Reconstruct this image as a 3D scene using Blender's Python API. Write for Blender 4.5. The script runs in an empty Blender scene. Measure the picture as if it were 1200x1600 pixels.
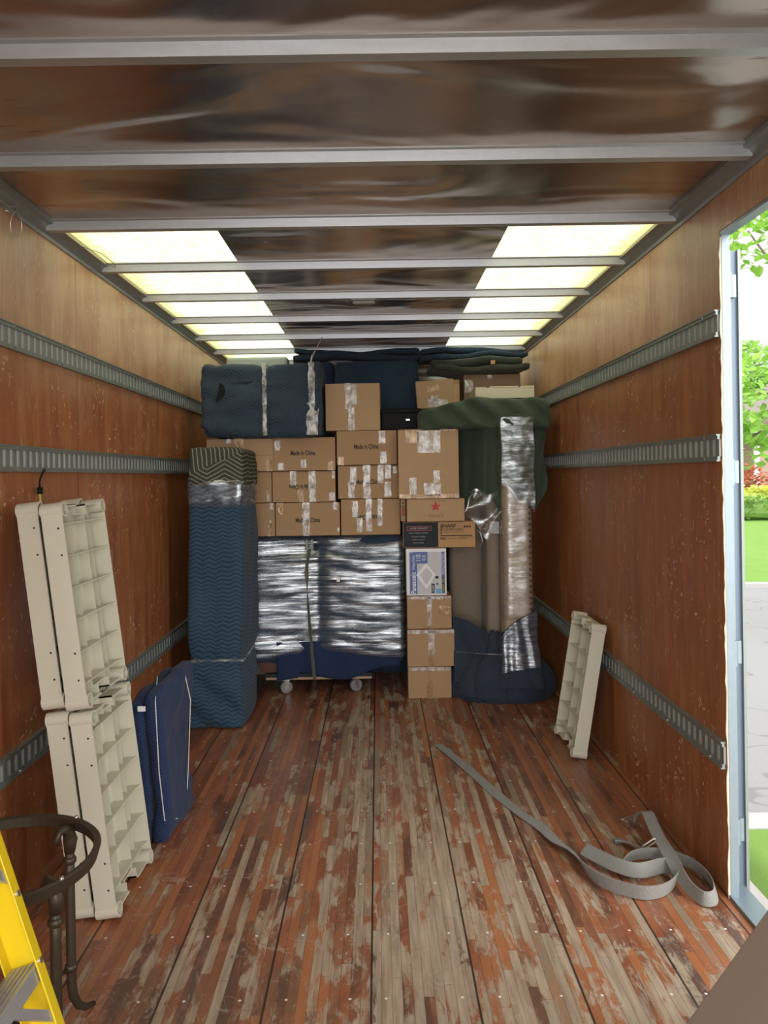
import bpy, math, random
from mathutils import Vector, Matrix, noise as mnoise
R = math.radians
C = bpy.context.scene.collection
# ---------------------------------------------------------------- camera, light, exposure
CH = 1.476; FPX = 1200.0; VX, VY = 590.0, 743.0; ROLL = R(0.85)
sc = bpy.context.scene
cd = bpy.data.cameras.new('camera'); cam = bpy.data.objects.new('camera', cd); C.objects.link(cam)
cd.sensor_fit = 'AUTO'; cd.sensor_width = 36; cd.lens = FPX*36/1600
cd.shift_x = (600-VX)/1600; cd.shift_y = -(800-VY)/1600; cd.clip_start = .05; cd.clip_end = 300
cam.matrix_world = Matrix.Translation((0, 0, CH)) @ Matrix.Rotation(R(90), 4, 'X') @ Matrix.Rotation(-ROLL, 4, 'Z')
sc.camera = cam
sc.view_settings.view_transform = 'Standard'; sc.view_settings.look = 'None'
sc.view_settings.gamma = 1; sc.view_settings.use_curve_mapping = False
sc.view_settings.exposure = 0.74
w = bpy.data.worlds.new('world'); sc.world = w; w.use_nodes = True
bg = w.node_tree.nodes['Background']; bg.inputs[0].default_value = (.97, .965, .95, 1); bg.inputs[1].default_value = 1
_t = w.node_tree; _c = _t.nodes.new('ShaderNodeTexCoord'); _s = _t.nodes.new('ShaderNodeSeparateXYZ'); _m = _t.nodes.new('ShaderNodeMapRange'); _m.interpolation_type = 'SMOOTHSTEP'
_t.links.new(_c.outputs['Generated'], _s.inputs[0]); _t.links.new(_s.outputs[1], _m.inputs[0])   # sky made brighter behind the truck, added to fill the interior
_m.inputs[1].default_value = .25; _m.inputs[2].default_value = -.6; _m.inputs[3].default_value = .88; _m.inputs[4].default_value = 3.4
_t.links.new(_m.outputs[0], bg.inputs[1])
sd = bpy.data.lights.new('sun', 'SUN'); sd.energy = 2.6; sd.angle = R(3); sd.color = (1, .95, .86)
so = bpy.data.objects.new('sun', sd); C.objects.link(so)
so.rotation_euler = Vector((-.35, .30, 1)).to_track_quat('Z', 'Y').to_euler()
def portal(loc, rot, sx, sy):
    d = bpy.data.lights.new('daylight_opening', 'AREA'); d.shape = 'RECTANGLE'; d.size = sx; d.size_y = sy
    d.cycles.is_portal = True
    o = bpy.data.objects.new('daylight_opening', d); C.objects.link(o); o.location = loc; o.rotation_euler = rot
portal((-.05, -.58, 1.24), (R(90), 0, 0), 2.46, 2.44)
portal((1.235, 2.10, 1.15), (0, R(90), 0), 2.3, 1.08)

XL, XR, H = -1.29, 1.19, 2.48
YB, YF = -.6, 7.9
DOOR0, DOOR1, DOORZ = 1.55, 2.65, 2.30

def at(px, py, Y):
    dx, dy = px-VX, py-VY; s = math.sin(ROLL)
    return Vector(((dx-dy*s)*Y/FPX, Y, CH-(dy+dx*s)*Y/FPX))
def fl(px, py, z=0.0):
    dx, dy = px-VX, py-VY; s = math.sin(ROLL)
    Y = FPX*(CH-z)/(dy+dx*s)
    return Vector(((dx-dy*s)*Y/FPX, Y, z))

# ---------------------------------------------------------------- material helpers
class NT:
    def __init__(s, name):
        s.m = bpy.data.materials.new(name); s.m.use_nodes = True; s.t = s.m.node_tree
        s.t.nodes.clear(); s.out = s.t.nodes.new('ShaderNodeOutputMaterial')
        s._c = None
    def n(s, typ, **kw):
        n = s.t.nodes.new(typ)
        for k, v in kw.items(): setattr(n, k, v)
        return n
    def set(s, sock, v):
        if v is None: return
        if hasattr(v, 'bl_idname') or isinstance(v, bpy.types.NodeSocket): s.t.links.new(v, sock)
        else:
            if hasattr(sock.default_value, '__len__') and not hasattr(v, '__len__'): v = (v,)*len(sock.default_value)
            if hasattr(sock.default_value, '__len__') and len(sock.default_value) == 4 and len(v) == 3: v = (*v, 1)
            sock.default_value = v
    @property
    def co(s):
        if s._c is None: s._c = s.n('ShaderNodeTexCoord').outputs['Object']
        return s._c
    def ma(s, op, a, b=None, c=None, clamp=False):
        n = s.n('ShaderNodeMath', operation=op, use_clamp=clamp)
        s.set(n.inputs[0], a); s.set(n.inputs[1], b)
        if c is not None: s.set(n.inputs[2], c)
        return n.outputs[0]
    def sep(s, v=None):
        n = s.n('ShaderNodeSeparateXYZ'); s.set(n.inputs[0], v if v is not None else s.co); return n.outputs
    def comb(s, x, y, z):
        n = s.n('ShaderNodeCombineXYZ')
        for i, v in enumerate((x, y, z)): s.set(n.inputs[i], v)
        return n.outputs[0]
    def scale(s, v, sc_):
        n = s.n('ShaderNodeVectorMath', operation='MULTIPLY'); s.set(n.inputs[0], v); n.inputs[1].default_value = sc_; return n.outputs[0]
    def noise(s, scale=5, detail=4, rough=.5, v=None, st=(1, 1, 1), dist=0):
        n = s.n('ShaderNodeTexNoise'); s.t.links.new(s.scale(v if v is not None else s.co, st), n.inputs['Vector'])
        n.inputs['Scale'].default_value = scale; n.inputs['Detail'].default_value = detail
        n.inputs['Roughness'].default_value = rough; n.inputs['Distortion'].default_value = dist
        return n.outputs[0]
    def voro(s, scale=5, v=None, st=(1, 1, 1), feature='F1', dim='3D'):
        n = s.n('ShaderNodeTexVoronoi', feature=feature, voronoi_dimensions=dim); s.t.links.new(s.scale(v if v is not None else s.co, st), n.inputs['Vector'])
        n.inputs['Scale'].default_value = scale; return n.outputs[0]
    def white(s, v):
        n = s.n('ShaderNodeTexWhiteNoise', noise_dimensions='3D'); s.set(n.inputs['Vector'], v); return n.outputs
    def ramp(s, f, stops, mode='LINEAR'):
        n = s.n('ShaderNodeValToRGB'); cr = n.color_ramp; cr.interpolation = mode
        while len(cr.elements) < len(stops): cr.elements.new(.5)
        for e, (p, c) in zip(cr.elements, stops):
            e.position = p; e.color = (c, c, c, 1) if not hasattr(c, '__len__') else (*c, 1)
        s.set(n.inputs[0], f); return n.outputs[0]
    def th(s, f, lo, hi):   # smooth threshold 0..1
        n = s.n('ShaderNodeMapRange'); n.interpolation_type = 'SMOOTHSTEP'
        s.set(n.inputs[0], f); n.inputs[1].default_value = lo; n.inputs[2].default_value = hi; return n.outputs[0]
    def mix(s, f, a, b, mode='MIX'):
        n = s.n('ShaderNodeMix', data_type='RGBA', blend_type=mode); s.set(n.inputs[0], f)
        s.set(n.inputs[6], a); s.set(n.inputs[7], b); return n.outputs[2]
    def bump(s, h, strength=.3, dist=.01):
        n = s.n('ShaderNodeBump'); n.inputs['Strength'].default_value = strength; n.inputs['Distance'].default_value = dist
        s.set(n.inputs['Height'], h); return n.outputs[0]
    def bsdf(s, col, rough=.5, metal=0, normal=None, coat=0, spec=.5, **kw):
        n = s.n('ShaderNodeBsdfPrincipled'); s.set(n.inputs['Base Color'], col); s.set(n.inputs['Roughness'], rough)
        s.set(n.inputs['Metallic'], metal); s.set(n.inputs['Specular IOR Level'], spec); n.inputs['Coat Weight'].default_value = coat
        for k, v in kw.items(): s.set(n.inputs[k.replace('_', ' ')], v)
        if normal is not None: s.set(n.inputs['Normal'], normal)
        return n.outputs[0]
    def end(s, sh):
        s.t.links.new(sh, s.out.inputs[0]); return s.m

def plain(name, col, rough=.5, metal=0, var=.08, nscale=30, bump=.1, **kw):
    t = NT(name); n = t.noise(nscale, 4)
    a = tuple(max(0, c*(1-var)) for c in col); b = tuple(min(1, c*(1+var)) for c in col)
    return t.end(t.bsdf(t.mix(n, a, b), rough, metal, t.bump(n, bump, .002), **kw))

def m_wall():
    t = NT('varnished_plywood'); x, y, z = t.sep()
    gr = t.noise(4, 6, .6, st=(1, 3.5, .5)); fine = t.noise(14, 5, .65, st=(1, 7, .35), dist=.4); big = t.noise(1.3, 4, .6)
    col = t.ramp(gr, [(.25, (.21, .062, .022)), (.5, (.31, .105, .036)), (.75, (.43, .175, .062))])
    col = t.mix(t.th(fine, .50, .72), col, t.mix(.55, col, (.45, .22, .10)))
    # bleached, worn varnish above the top rail, plus skylight sheen painted into the colour
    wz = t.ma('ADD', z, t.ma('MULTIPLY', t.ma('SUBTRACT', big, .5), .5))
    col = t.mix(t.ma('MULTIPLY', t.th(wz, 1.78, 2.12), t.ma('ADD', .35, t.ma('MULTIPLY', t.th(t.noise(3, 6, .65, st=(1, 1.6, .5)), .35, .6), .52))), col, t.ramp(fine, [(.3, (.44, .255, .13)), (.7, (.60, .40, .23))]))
    # scratches and chips
    yz = t.comb(y, z, 0)
    warp = t.n('ShaderNodeTexNoise'); warp.inputs['Scale'].default_value = 9; t.set(warp.inputs['Vector'], yz)
    va = t.n('ShaderNodeVectorMath', operation='MULTIPLY_ADD'); t.set(va.inputs[0], warp.outputs[1]); va.inputs[1].default_value = (.12, .12, .12); t.set(va.inputs[2], yz)
    msk = t.th(t.noise(2.3, 3, v=yz), .40, .58)
    v1 = t.voro(15, v=va.outputs[0], st=(1.6, .9, 1), dim='2D'); nn = t.ma('MULTIPLY', t.th(t.noise(6, 5, .75, v=yz), .35, .65), .15); c1 = t.ma('MULTIPLY', t.ma('SUBTRACT', 1, t.th(t.ma('ADD', v1, nn), .08, .17)), msk)
    v2 = t.voro(11, v=va.outputs[0], st=(.7, 2.4, 1), dim='2D'); c2 = t.ma('MULTIPLY', t.ma('SUBTRACT', 1, t.th(t.ma('ADD', v2, nn), .07, .15)), msk)
    v3 = t.voro(4, v=va.outputs[0], st=(5, .5, 1), dim='2D'); c3 = t.ma('MULTIPLY', t.ma('SUBTRACT', 1, t.th(v3, .02, .05)), .8)
    ch = t.ma('MAXIMUM', t.ma('MAXIMUM', c1, c2), c3)
    wr = t.ma('MULTIPLY', t.th(t.noise(4, 8, .72, v=yz, st=(1.5, .6, 1)), .52, .70), .5)
    col = t.mix(wr, col, (.42, .24, .12))
    col = t.mix(t.ma('MULTIPLY', ch, .85), col, (.72, .52, .36))
    ym = t.ma('ABSOLUTE', t.ma('SUBTRACT', t.ma('MODULO', t.ma('ADD', y, .95+1.22*2), 1.22), .6))
    seam = t.ma('SUBTRACT', 1, t.th(ym, .001, .004))
    col = t.mix(t.ma('MULTIPLY', seam, .8), col, (.08, .035, .02))
    nb = t.bump(t.ma('SUBTRACT', t.ma('ADD', gr, t.ma('MULTIPLY', fine, .4)), t.ma('MULTIPLY', seam, 2)), .25, .004)
    ro = t.ma('ADD', .27, t.ma('MULTIPLY', gr, .22))
    return t.end(t.bsdf(col, ro, 0, nb, spec=.5))

def m_floor():
    t = NT('laminated_hardwood_floor'); x, y, z = t.sep()
    bx_ = t.ma('DIVIDE', t.ma('ADD', x, 10.24), .3); bi = t.ma('FLOOR', bx_); bf = t.ma('FRACT', bx_)
    sw = .0285; sx = t.ma('DIVIDE', t.ma('ADD', x, 10.24), .3/10.0); si = t.ma('FLOOR', sx); sf = t.ma('FRACT', sx)
    r1 = t.white(t.comb(si, 3, 7))[0]
    L = t.ma('ADD', .38, t.ma('MULTIPLY', r1, .5))
    yy = t.ma('DIVIDE', t.ma('ADD', y, t.ma('MULTIPLY', r1, 13.7)), L); yi = t.ma('FLOOR', yy); yf = t.ma('FRACT', yy)
    rnd = t.white(t.comb(si, yi, 1)); r2 = rnd[0]; r3 = t.white(t.comb(yi, si, 9))[0]
    base = t.ramp(r2, [(0, (.13, .06, .04)), (.14, (.19, .068, .034)), (.3, (.27, .085, .038)), (.44, (.34, .125, .05)), (.58, (.26, .098, .05)), (.7, (.215, .10, .055)),
                       (.8, (.40, .15, .055)), (.88, (.26, .20, .135)), (.93, (.13, .07, .055))], 'CONSTANT')
    base = t.mix(t.ma('MULTIPLY', t.th(t.noise(5, 7, .7, st=(1.6, .5, 1), dist=.6), .42, .62), .55), base, (.42, .15, .07))
    g = t.noise(18, 6, .65, st=(5, .35, 1), dist=.3)
    col = t.mix(.35, base, t.ramp(g, [(.2, (.3, .3, .3)), (.8, (1, 1, 1))]), 'MULTIPLY')
    # wear down to grey wood: patches that stop at strip edges, heavier along the walked middle
    reg = t.noise(1.1, 3, .5, st=(.8, .45, 1))
    mid = t.ma('SUBTRACT', .15, t.ma('MULTIPLY', t.ma('ABSOLUTE', t.ma('SUBTRACT', x, .15)), .16))
    near = t.ma('MULTIPLY', t.ma('SUBTRACT', 4.5, y), .03)
    wn = t.noise(11, 9, .72, st=(1.5, .45, 1), dist=.35)
    wv = t.ma('ADD', t.ma('ADD', t.ma('ADD', t.ma('MULTIPLY', wn, 1.15), t.ma('MULTIPLY', r3, .26)), t.ma('MULTIPLY', reg, .45)), t.ma('ADD', mid, near))
    wear = t.th(wv, 1.02, 1.13)
    gcol = t.ramp(t.noise(13, 5, .6, st=(4, .3, 1)), [(.3, (.24, .18, .125)), (.7, (.47, .385, .28))])
    col = t.mix(t.ma('MULTIPLY', wear, .88), col, gcol)
    dirt = t.th(t.noise(3.1, 6, .7, st=(1.6, .5, 1)), .58, .74)
    col = t.mix(t.ma('MULTIPLY', dirt, .5), col, (.075, .055, .05))
    # thin scratches
    sc1 = t.th(t.ma('ABSOLUTE', t.ma('SUBTRACT', t.noise(3.5, 2, .5, dist=2.2), .5)), .0, .006)
    col = t.mix(t.ma('MULTIPLY', t.ma('SUBTRACT', 1, sc1), .35), col, (.5, .42, .34))
    # gaps
    g1 = t.ma('SUBTRACT', 1, t.th(t.ma('MINIMUM', bf, t.ma('SUBTRACT', 1, bf)), .006, .016))
    g2 = t.ma('SUBTRACT', 1, t.th(t.ma('MINIMUM', sf, t.ma('SUBTRACT', 1, sf)), .02, .05))
    g3 = t.ma('SUBTRACT', 1, t.th(t.ma('MULTIPLY', t.ma('MINIMUM', yf, t.ma('SUBTRACT', 1, yf)), L), .0005, .002))
    col = t.mix(t.ma('MULTIPLY', t.ma('MAXIMUM', g2, g3), .42), col, (.05, .028, .02))
    col = t.mix(t.ma('MULTIPLY', g1, .92), col, (.018, .012, .01))
    # screw heads: pairs across each board
    sy = t.ma('FRACT', t.ma('DIVIDE', t.ma('ADD', y, 5), .305)); dy = t.ma('MULTIPLY', t.ma('SUBTRACT', sy, .5), .305)
    jx = t.ma('MULTIPLY', t.ma('SUBTRACT', t.white(t.comb(bi, t.ma('FLOOR', t.ma('DIVIDE', t.ma('ADD', y, 5), .305)), 4))[0], .5), .12)
    bm = t.ma('MULTIPLY', t.ma('SUBTRACT', t.ma('ABSOLUTE', t.ma('SUBTRACT', bf, .5)), t.ma('ADD', .3, jx)), .3)
    dd = t.ma('SQRT', t.ma('ADD', t.ma('MULTIPLY', dy, dy), t.ma('MULTIPLY', bm, bm)))
    scw = t.ma('SUBTRACT', 1, t.th(dd, .003, .0055))
    col = t.mix(scw, col, (.75, .72, .68))
    ro = t.ma('ADD', .36, t.ma('MULTIPLY', wear, .25))
    hb = t.ma('SUBTRACT', t.ma('MULTIPLY', g, .3), t.ma('ADD', t.ma('MULTIPLY', g1, 2), t.ma('ADD', t.ma('MULTIPLY', g2, .4), t.ma('MULTIPLY', wear, .3))))
    return t.end(t.bsdf(col, ro, 0, t.bump(hb, .35, .003), spec=.5))

def m_ceiling():
    t = NT('brushed_roof_sheet'); x, y, z = t.sep()
    n = t.noise(1.2, 2, .4, st=(1, 2.2, 1), dist=.6); n2 = t.noise(30, 4, .6)
    st = t.ma('MULTIPLY', t.th(t.noise(6, 6, .7, st=(.8, 9, 1)), .60, .66), t.th(t.ma('ABSOLUTE', t.ma('ADD', x, .05)), .75, 1.0))
    col = t.mix(t.ma('MULTIPLY', st, .8), t.mix(n2, (.42, .35, .30), (.50, .43, .38)), (.10, .10, .11))
    return t.end(t.bsdf(col, t.ma('ADD', .17, t.ma('MULTIPLY', n2, .12)), .93, t.bump(n, .8, .06)))

def m_skylight():
    t = NT('translucent_fibreglass'); x, y, z = t.sep()
    n = t.noise(22, 6, .7, st=(1, 1.6, 1), dist=.5); wv = t.noise(90, 3, .5, st=(.3, 2, 1))
    col = t.mix(t.th(n, .38, .62), (.38, .39, .25), (.60, .61, .49)); col = t.mix(t.ma('MULTIPLY', wv, .4), col, (.27, .27, .16))
    e = t.ma('ADD', t.ma('ABSOLUTE', t.ma('ADD', x, .05)), t.ma('MULTIPLY', t.noise(5, 4), .18))
    col = t.mix(t.ma('MULTIPLY', t.th(e, 1.17, 1.27), .8), col, (.42, .35, .10))
    tr = t.n('ShaderNodeBsdfTranslucent'); t.set(tr.inputs[0], col)
    df = t.n('ShaderNodeBsdfDiffuse'); t.set(df.inputs[0], t.mix(.5, col, (.3, .3, .25)))
    mx = t.n('ShaderNodeMixShader'); mx.inputs[0].default_value = .18
    t.t.links.new(tr.outputs[0], mx.inputs[1]); t.t.links.new(df.outputs[0], mx.inputs[2])
    return t.end(mx.outputs[0])

def m_quilt(name, c1, c2, per=.085, pitch=.021, amp=.022, stripes=False, rough=.85, st=.5):
    t = NT(name); x, y, z = t.sep()
    u = t.ma('ADD', x, t.ma('MULTIPLY', y, .9)); v = t.ma('ADD', z, t.ma('MULTIPLY', y, .45))
    wob = t.ma('MULTIPLY', t.ma('SUBTRACT', t.noise(4, 2), .5), .05)
    tri = t.ma('PINGPONG', t.ma('ADD', u, wob), per/2)
    ph = t.ma('MULTIPLY', t.ma('ADD', t.ma('ADD', v, wob), t.ma('MULTIPLY', tri, amp*2/per*1.2)), 2*math.pi/pitch)
    s_ = t.ma('ADD', t.ma('MULTIPLY', t.ma('SINE', ph), .5), .5); n = t.noise(60, 3)
    if stripes: col = t.mix(t.th(s_, .75, .92), t.mix(n, c1, tuple(k*1.2 for k in c1)), c2)
    else: col = t.mix(t.th(s_, 0, .5), c1, c2)
    col = t.mix(t.ma('MULTIPLY', t.th(t.noise(3, 4), .5, .8), .3), col, tuple(min(1, k*1.5) for k in c2) if not stripes else c1)
    return t.end(t.bsdf(col, rough, 0, t.bump(t.ma('ADD', s_, t.ma('MULTIPLY', n, .4)), st, .006), Sheen_Weight=.08, spec=.3))

def m_stripe():
    t = NT('striped_charcoal_quilt'); x, y, z = t.sep(); wob = t.ma('MULTIPLY', t.noise(5, 3), .03)
    xx = t.ma('ADD', x, wob); a = t.ma('SINE', t.ma('MULTIPLY', t.ma('ADD', xx, t.ma('MULTIPLY', y, .6)), 2*math.pi/.026))
    tri = t.ma('PINGPONG', t.ma('ADD', x, 1.0), .10)
    b = t.ma('SINE', t.ma('MULTIPLY', t.ma('SUBTRACT', t.ma('ADD', z, wob), t.ma('MULTIPLY', tri, .55)), 2*math.pi/.026))
    msk = t.th(t.ma('SUBTRACT', z, t.ma('ADD', 1.565, t.ma('MULTIPLY', t.ma('ADD', x, .95), .42))), -.003, .003)
    s_ = t.mix(msk, b, a); f = t.th(s_, .55, .85); n = t.noise(70, 3)
    col = t.mix(f, t.mix(n, (.040, .043, .036), (.065, .068, .058)), (.24, .24, .19))
    return t.end(t.bsdf(col, .9, 0, t.bump(t.ma('ADD', f, n), .4, .004), spec=.2))

def m_film(name, st=(1.2, 1.2, 16), lo=.38, hi=.72, base=.12, tint=(.86, .9, .94), mx_=.55, rough=.3):
    t = NT(name)
    n = t.noise(5, 7, .68, st=st, dist=.25); n2 = t.noise(2.2, 3)
    f = t.ma('ADD', base, t.ma('MULTIPLY', t.th(n, lo, hi), t.ma('MULTIPLY', t.ma('ADD', .5, n2), mx_)), clamp=True)
    nb = t.bump(n, .2, .015)
    gl = t.n('ShaderNodeBsdfGlossy'); gl.inputs[0].default_value = (*tint, 1); gl.inputs['Roughness'].default_value = rough; t.set(gl.inputs['Normal'], nb)
    df = t.n('ShaderNodeBsdfDiffuse'); df.inputs[0].default_value = (.62, .66, .7, 1); t.set(df.inputs['Normal'], nb)
    a = t.n('ShaderNodeMixShader'); a.inputs[0].default_value = .25; t.t.links.new(gl.outputs[0], a.inputs[1]); t.t.links.new(df.outputs[0], a.inputs[2])
    tp = t.n('ShaderNodeBsdfTransparent'); b = t.n('ShaderNodeMixShader'); t.set(b.inputs[0], f)
    t.t.links.new(tp.outputs[0], b.inputs[1]); t.t.links.new(a.outputs[0], b.inputs[2])
    return t.end(b.outputs[0])

def m_card(name, c):
    t = NT(name); x, y, z = t.sep()
    n = t.noise(7, 4); f = t.noise(160, 2, .5, st=(1, 1, .15))
    col = t.mix(n, tuple(k*.90 for k in c), tuple(min(1, k*1.08) for k in c))
    col = t.mix(t.ma('MULTIPLY', f, .25), col, tuple(k*.8 for k in c))
    return t.end(t.bsdf(col, .72, 0, t.bump(t.ma('ADD', n, t.ma('MULTIPLY', f, .2)), .2, .004), spec=.3))

def m_tape(name, col, lo, a, rough=.2, tint=None):
    t = NT(name); n = t.noise(38, 4, .6, dist=.6, st=(1, 1, .4)); n2 = t.noise(16, 3)
    nb = t.bump(n, .9, .006)
    sh = t.bsdf(t.mix(t.th(n, .4, .6), col, tint or tuple(min(1, k*1.5) for k in col)), rough, .15, nb, spec=.8)
    tp = t.n('ShaderNodeBsdfTransparent'); b = t.n('ShaderNodeMixShader'); t.set(b.inputs[0], t.ma('ADD', lo, t.ma('MULTIPLY', t.th(n2, .35, .6), a)))
    t.t.links.new(tp.outputs[0], b.inputs[1]); t.t.links.new(sh, b.inputs[2]); return t.end(b.outputs[0])

def m_fabric(name, c, sc_=260, rough=.8):
    t = NT(name); n = t.noise(sc_, 2, .5, st=(1, 1, .25)); n3 = t.noise(sc_, 2, .5, st=(.25, .25, 1)); b = t.noise(5, 3)
    col = t.mix(t.ma('MULTIPLY', t.ma('ADD', n, n3), .5), tuple(k*.72 for k in c), tuple(min(1, k*1.22) for k in c))
    col = t.mix(t.ma('MULTIPLY', b, .25), col, tuple(k*.7 for k in c))
    wr = t.noise(7, 4, .55, dist=1.4)
    return t.end(t.bsdf(col, rough, 0, t.bump(t.ma('ADD', t.ma('MULTIPLY', wr, 5 if sc_ < 150 else .8), t.ma('MULTIPLY', t.ma('ADD', n, n3), .6)), .5, .005), Sheen_Weight=.15, spec=.3))

def m_galv(name, c, rough=.38, metal=.8):
    t = NT(name); n = t.noise(35, 4, .7); b = t.noise(4, 3)
    col = t.mix(n, tuple(k*.85 for k in c), tuple(min(1, k*1.1) for k in c))
    return t.end(t.bsdf(t.mix(t.ma('MULTIPLY', b, .3), col, tuple(k*.6 for k in c)), t.ma('ADD', rough-.05, t.ma('MULTIPLY', n, .15)), metal, t.bump(n, .1, .002)))

M = dict(
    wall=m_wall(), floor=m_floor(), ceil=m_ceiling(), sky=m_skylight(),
    galv=m_galv('galvanised_steel', (.50, .52, .55), .35, .6), cove=m_galv('roof_rail_metal', (.36, .39, .40), .42, .7),
    rail=m_galv('painted_cargo_rail', (.27, .30, .285), .4, .5), slot=m_galv('slot_steel', (.62, .65, .64), .45, .4),
    alu=m_galv('door_frame_aluminium', (.27, .33, .37), .35, .55), alu2=m_galv('door_leaf_metal', (.16, .21, .27), .4, .4),
    chrome=m_galv('bright_steel', (.75, .75, .74), .22, .95), iron=m_galv('bronze_iron', (.085, .068, .045), .42, .6),
    ply_edge=plain('splintered_plywood_edge', (.62, .5, .36), .8, var=.3, nscale=60, bump=.5),
    navy=m_quilt('navy_quilt', (.022, .052, .098), (.05, .10, .165)), teal=m_quilt('teal_blue_quilt', (.016, .037, .066), (.038, .080, .130), per=.075, pitch=.025, amp=.013, st=.45),
    royal=m_quilt('royal_navy_quilt', (.009, .018, .055), (.016, .032, .085), per=.03, pitch=.014, amp=.01, st=.35),
    dkblue=m_quilt('dark_blue_quilt', (.014, .030, .055), (.03, .055, .09), per=.06, pitch=.018),
    navy2=m_quilt('slate_blue_quilt', (.022, .038, .062), (.04, .064, .098), per=.03, pitch=.016, amp=.01),
    navy3=m_quilt('dusty_navy_quilt', (.017, .026, .045), (.030, .043, .068), per=.03, pitch=.016, amp=.01, st=.3),
    stripe=m_stripe(),
    green=m_fabric('green_blanket_cloth', (.050, .078, .052), 120), olive=m_fabric('olive_blanket_cloth', (.035, .042, .032), 90),
    linen=m_fabric('beige_linen', (.48, .37, .26), 170), cloth_grey=m_fabric('brown_grey_linen', (.27, .215, .165), 170),
    film=m_film('stretch_film', (.55, .8, 11), .42, .70, .08, mx_=.66, rough=.2), film2=m_film('vertical_stretch_film', (1.5, 1.5, 9), .40, .75, .12, mx_=.5, rough=.2),
    filmp=m_film('loose_stretch_film', (1.5, 1.5, 7), .45, .7, .12, mx_=.5, rough=.2),
    card=m_card('cardboard', (.42, .265, .145)), card2=m_card('pale_cardboard', (.49, .325, .185)), card3=m_card('brown_cardboard', (.22, .145, .10)),
    card_o=m_card('orange_cardboard', (.52, .30, .14)), card_in=plain('carton_seam', (.10, .055, .03), .9),
    tape=m_tape('clear_crinkled_tape', (.50, .46, .42), .28, .40, .2, (.80, .80, .80)), tapeb=m_tape('brown_tape', (.36, .22, .10), .45, .35, .2),
    ink=plain('black_ink', (.035, .03, .028), .7), red=plain('red_ink', (.50, .03, .03), .6), redt=plain('dark_red_ink', (.30, .06, .05), .6),
    dark=plain('charcoal_print', (.022, .028, .034), .6, spec=.2), whitep=plain('white_print', (.78, .78, .80), .4), blueP=plain('blue_print', (.02, .07, .32), .35),
    lblue=plain('light_blue_print', (.10, .38, .62), .4), lgrey=plain('grey_print', (.52, .52, .55), .4), mgrey=plain('mid_grey_print', (.30, .30, .31), .4), yel=plain('yellow_green_print', (.6, .62, .12), .4),
    plastic=plain('cream_plastic', (.60, .575, .46), .42, var=.05, nscale=8, bump=.05), plasticg=plain('grey_white_plastic', (.56, .545, .50), .45, var=.05, nscale=8, bump=.05),
    yellow=plain('yellow_fibreglass', (.80, .58, .01), .3, var=.05, nscale=8, bump=.05, coat=.3), foam=plain('cream_foam', (.66, .62, .47), .7, var=.05),
    strap=m_fabric('grey_webbing', (.23, .225, .205), 320), strapd=m_fabric('khaki_webbing', (.12, .125, .095), 320),
    rubber=plain('grey_wheel_rubber', (.22, .22, .22), .5), wood=plain('pale_dolly_wood', (.42, .28, .17), .6, var=.25, nscale=12), darkwood=plain('dark_cabinet_wood', (.10, .03, .018), .4),
    black=plain('black_plastic', (.010, .011, .012), .55, var=.2, spec=.12), sage=plain('pale_sage_plastic', (.36, .42, .38), .5), board=plain('taupe_board', (.27, .21, .165), .6, var=.06, nscale=14, bump=.2),
    brass=plain('dark_brass', (.16, .10, .05), .35, .8), twine=plain('white_twine', (.55, .55, .52), .7),
)

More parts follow.
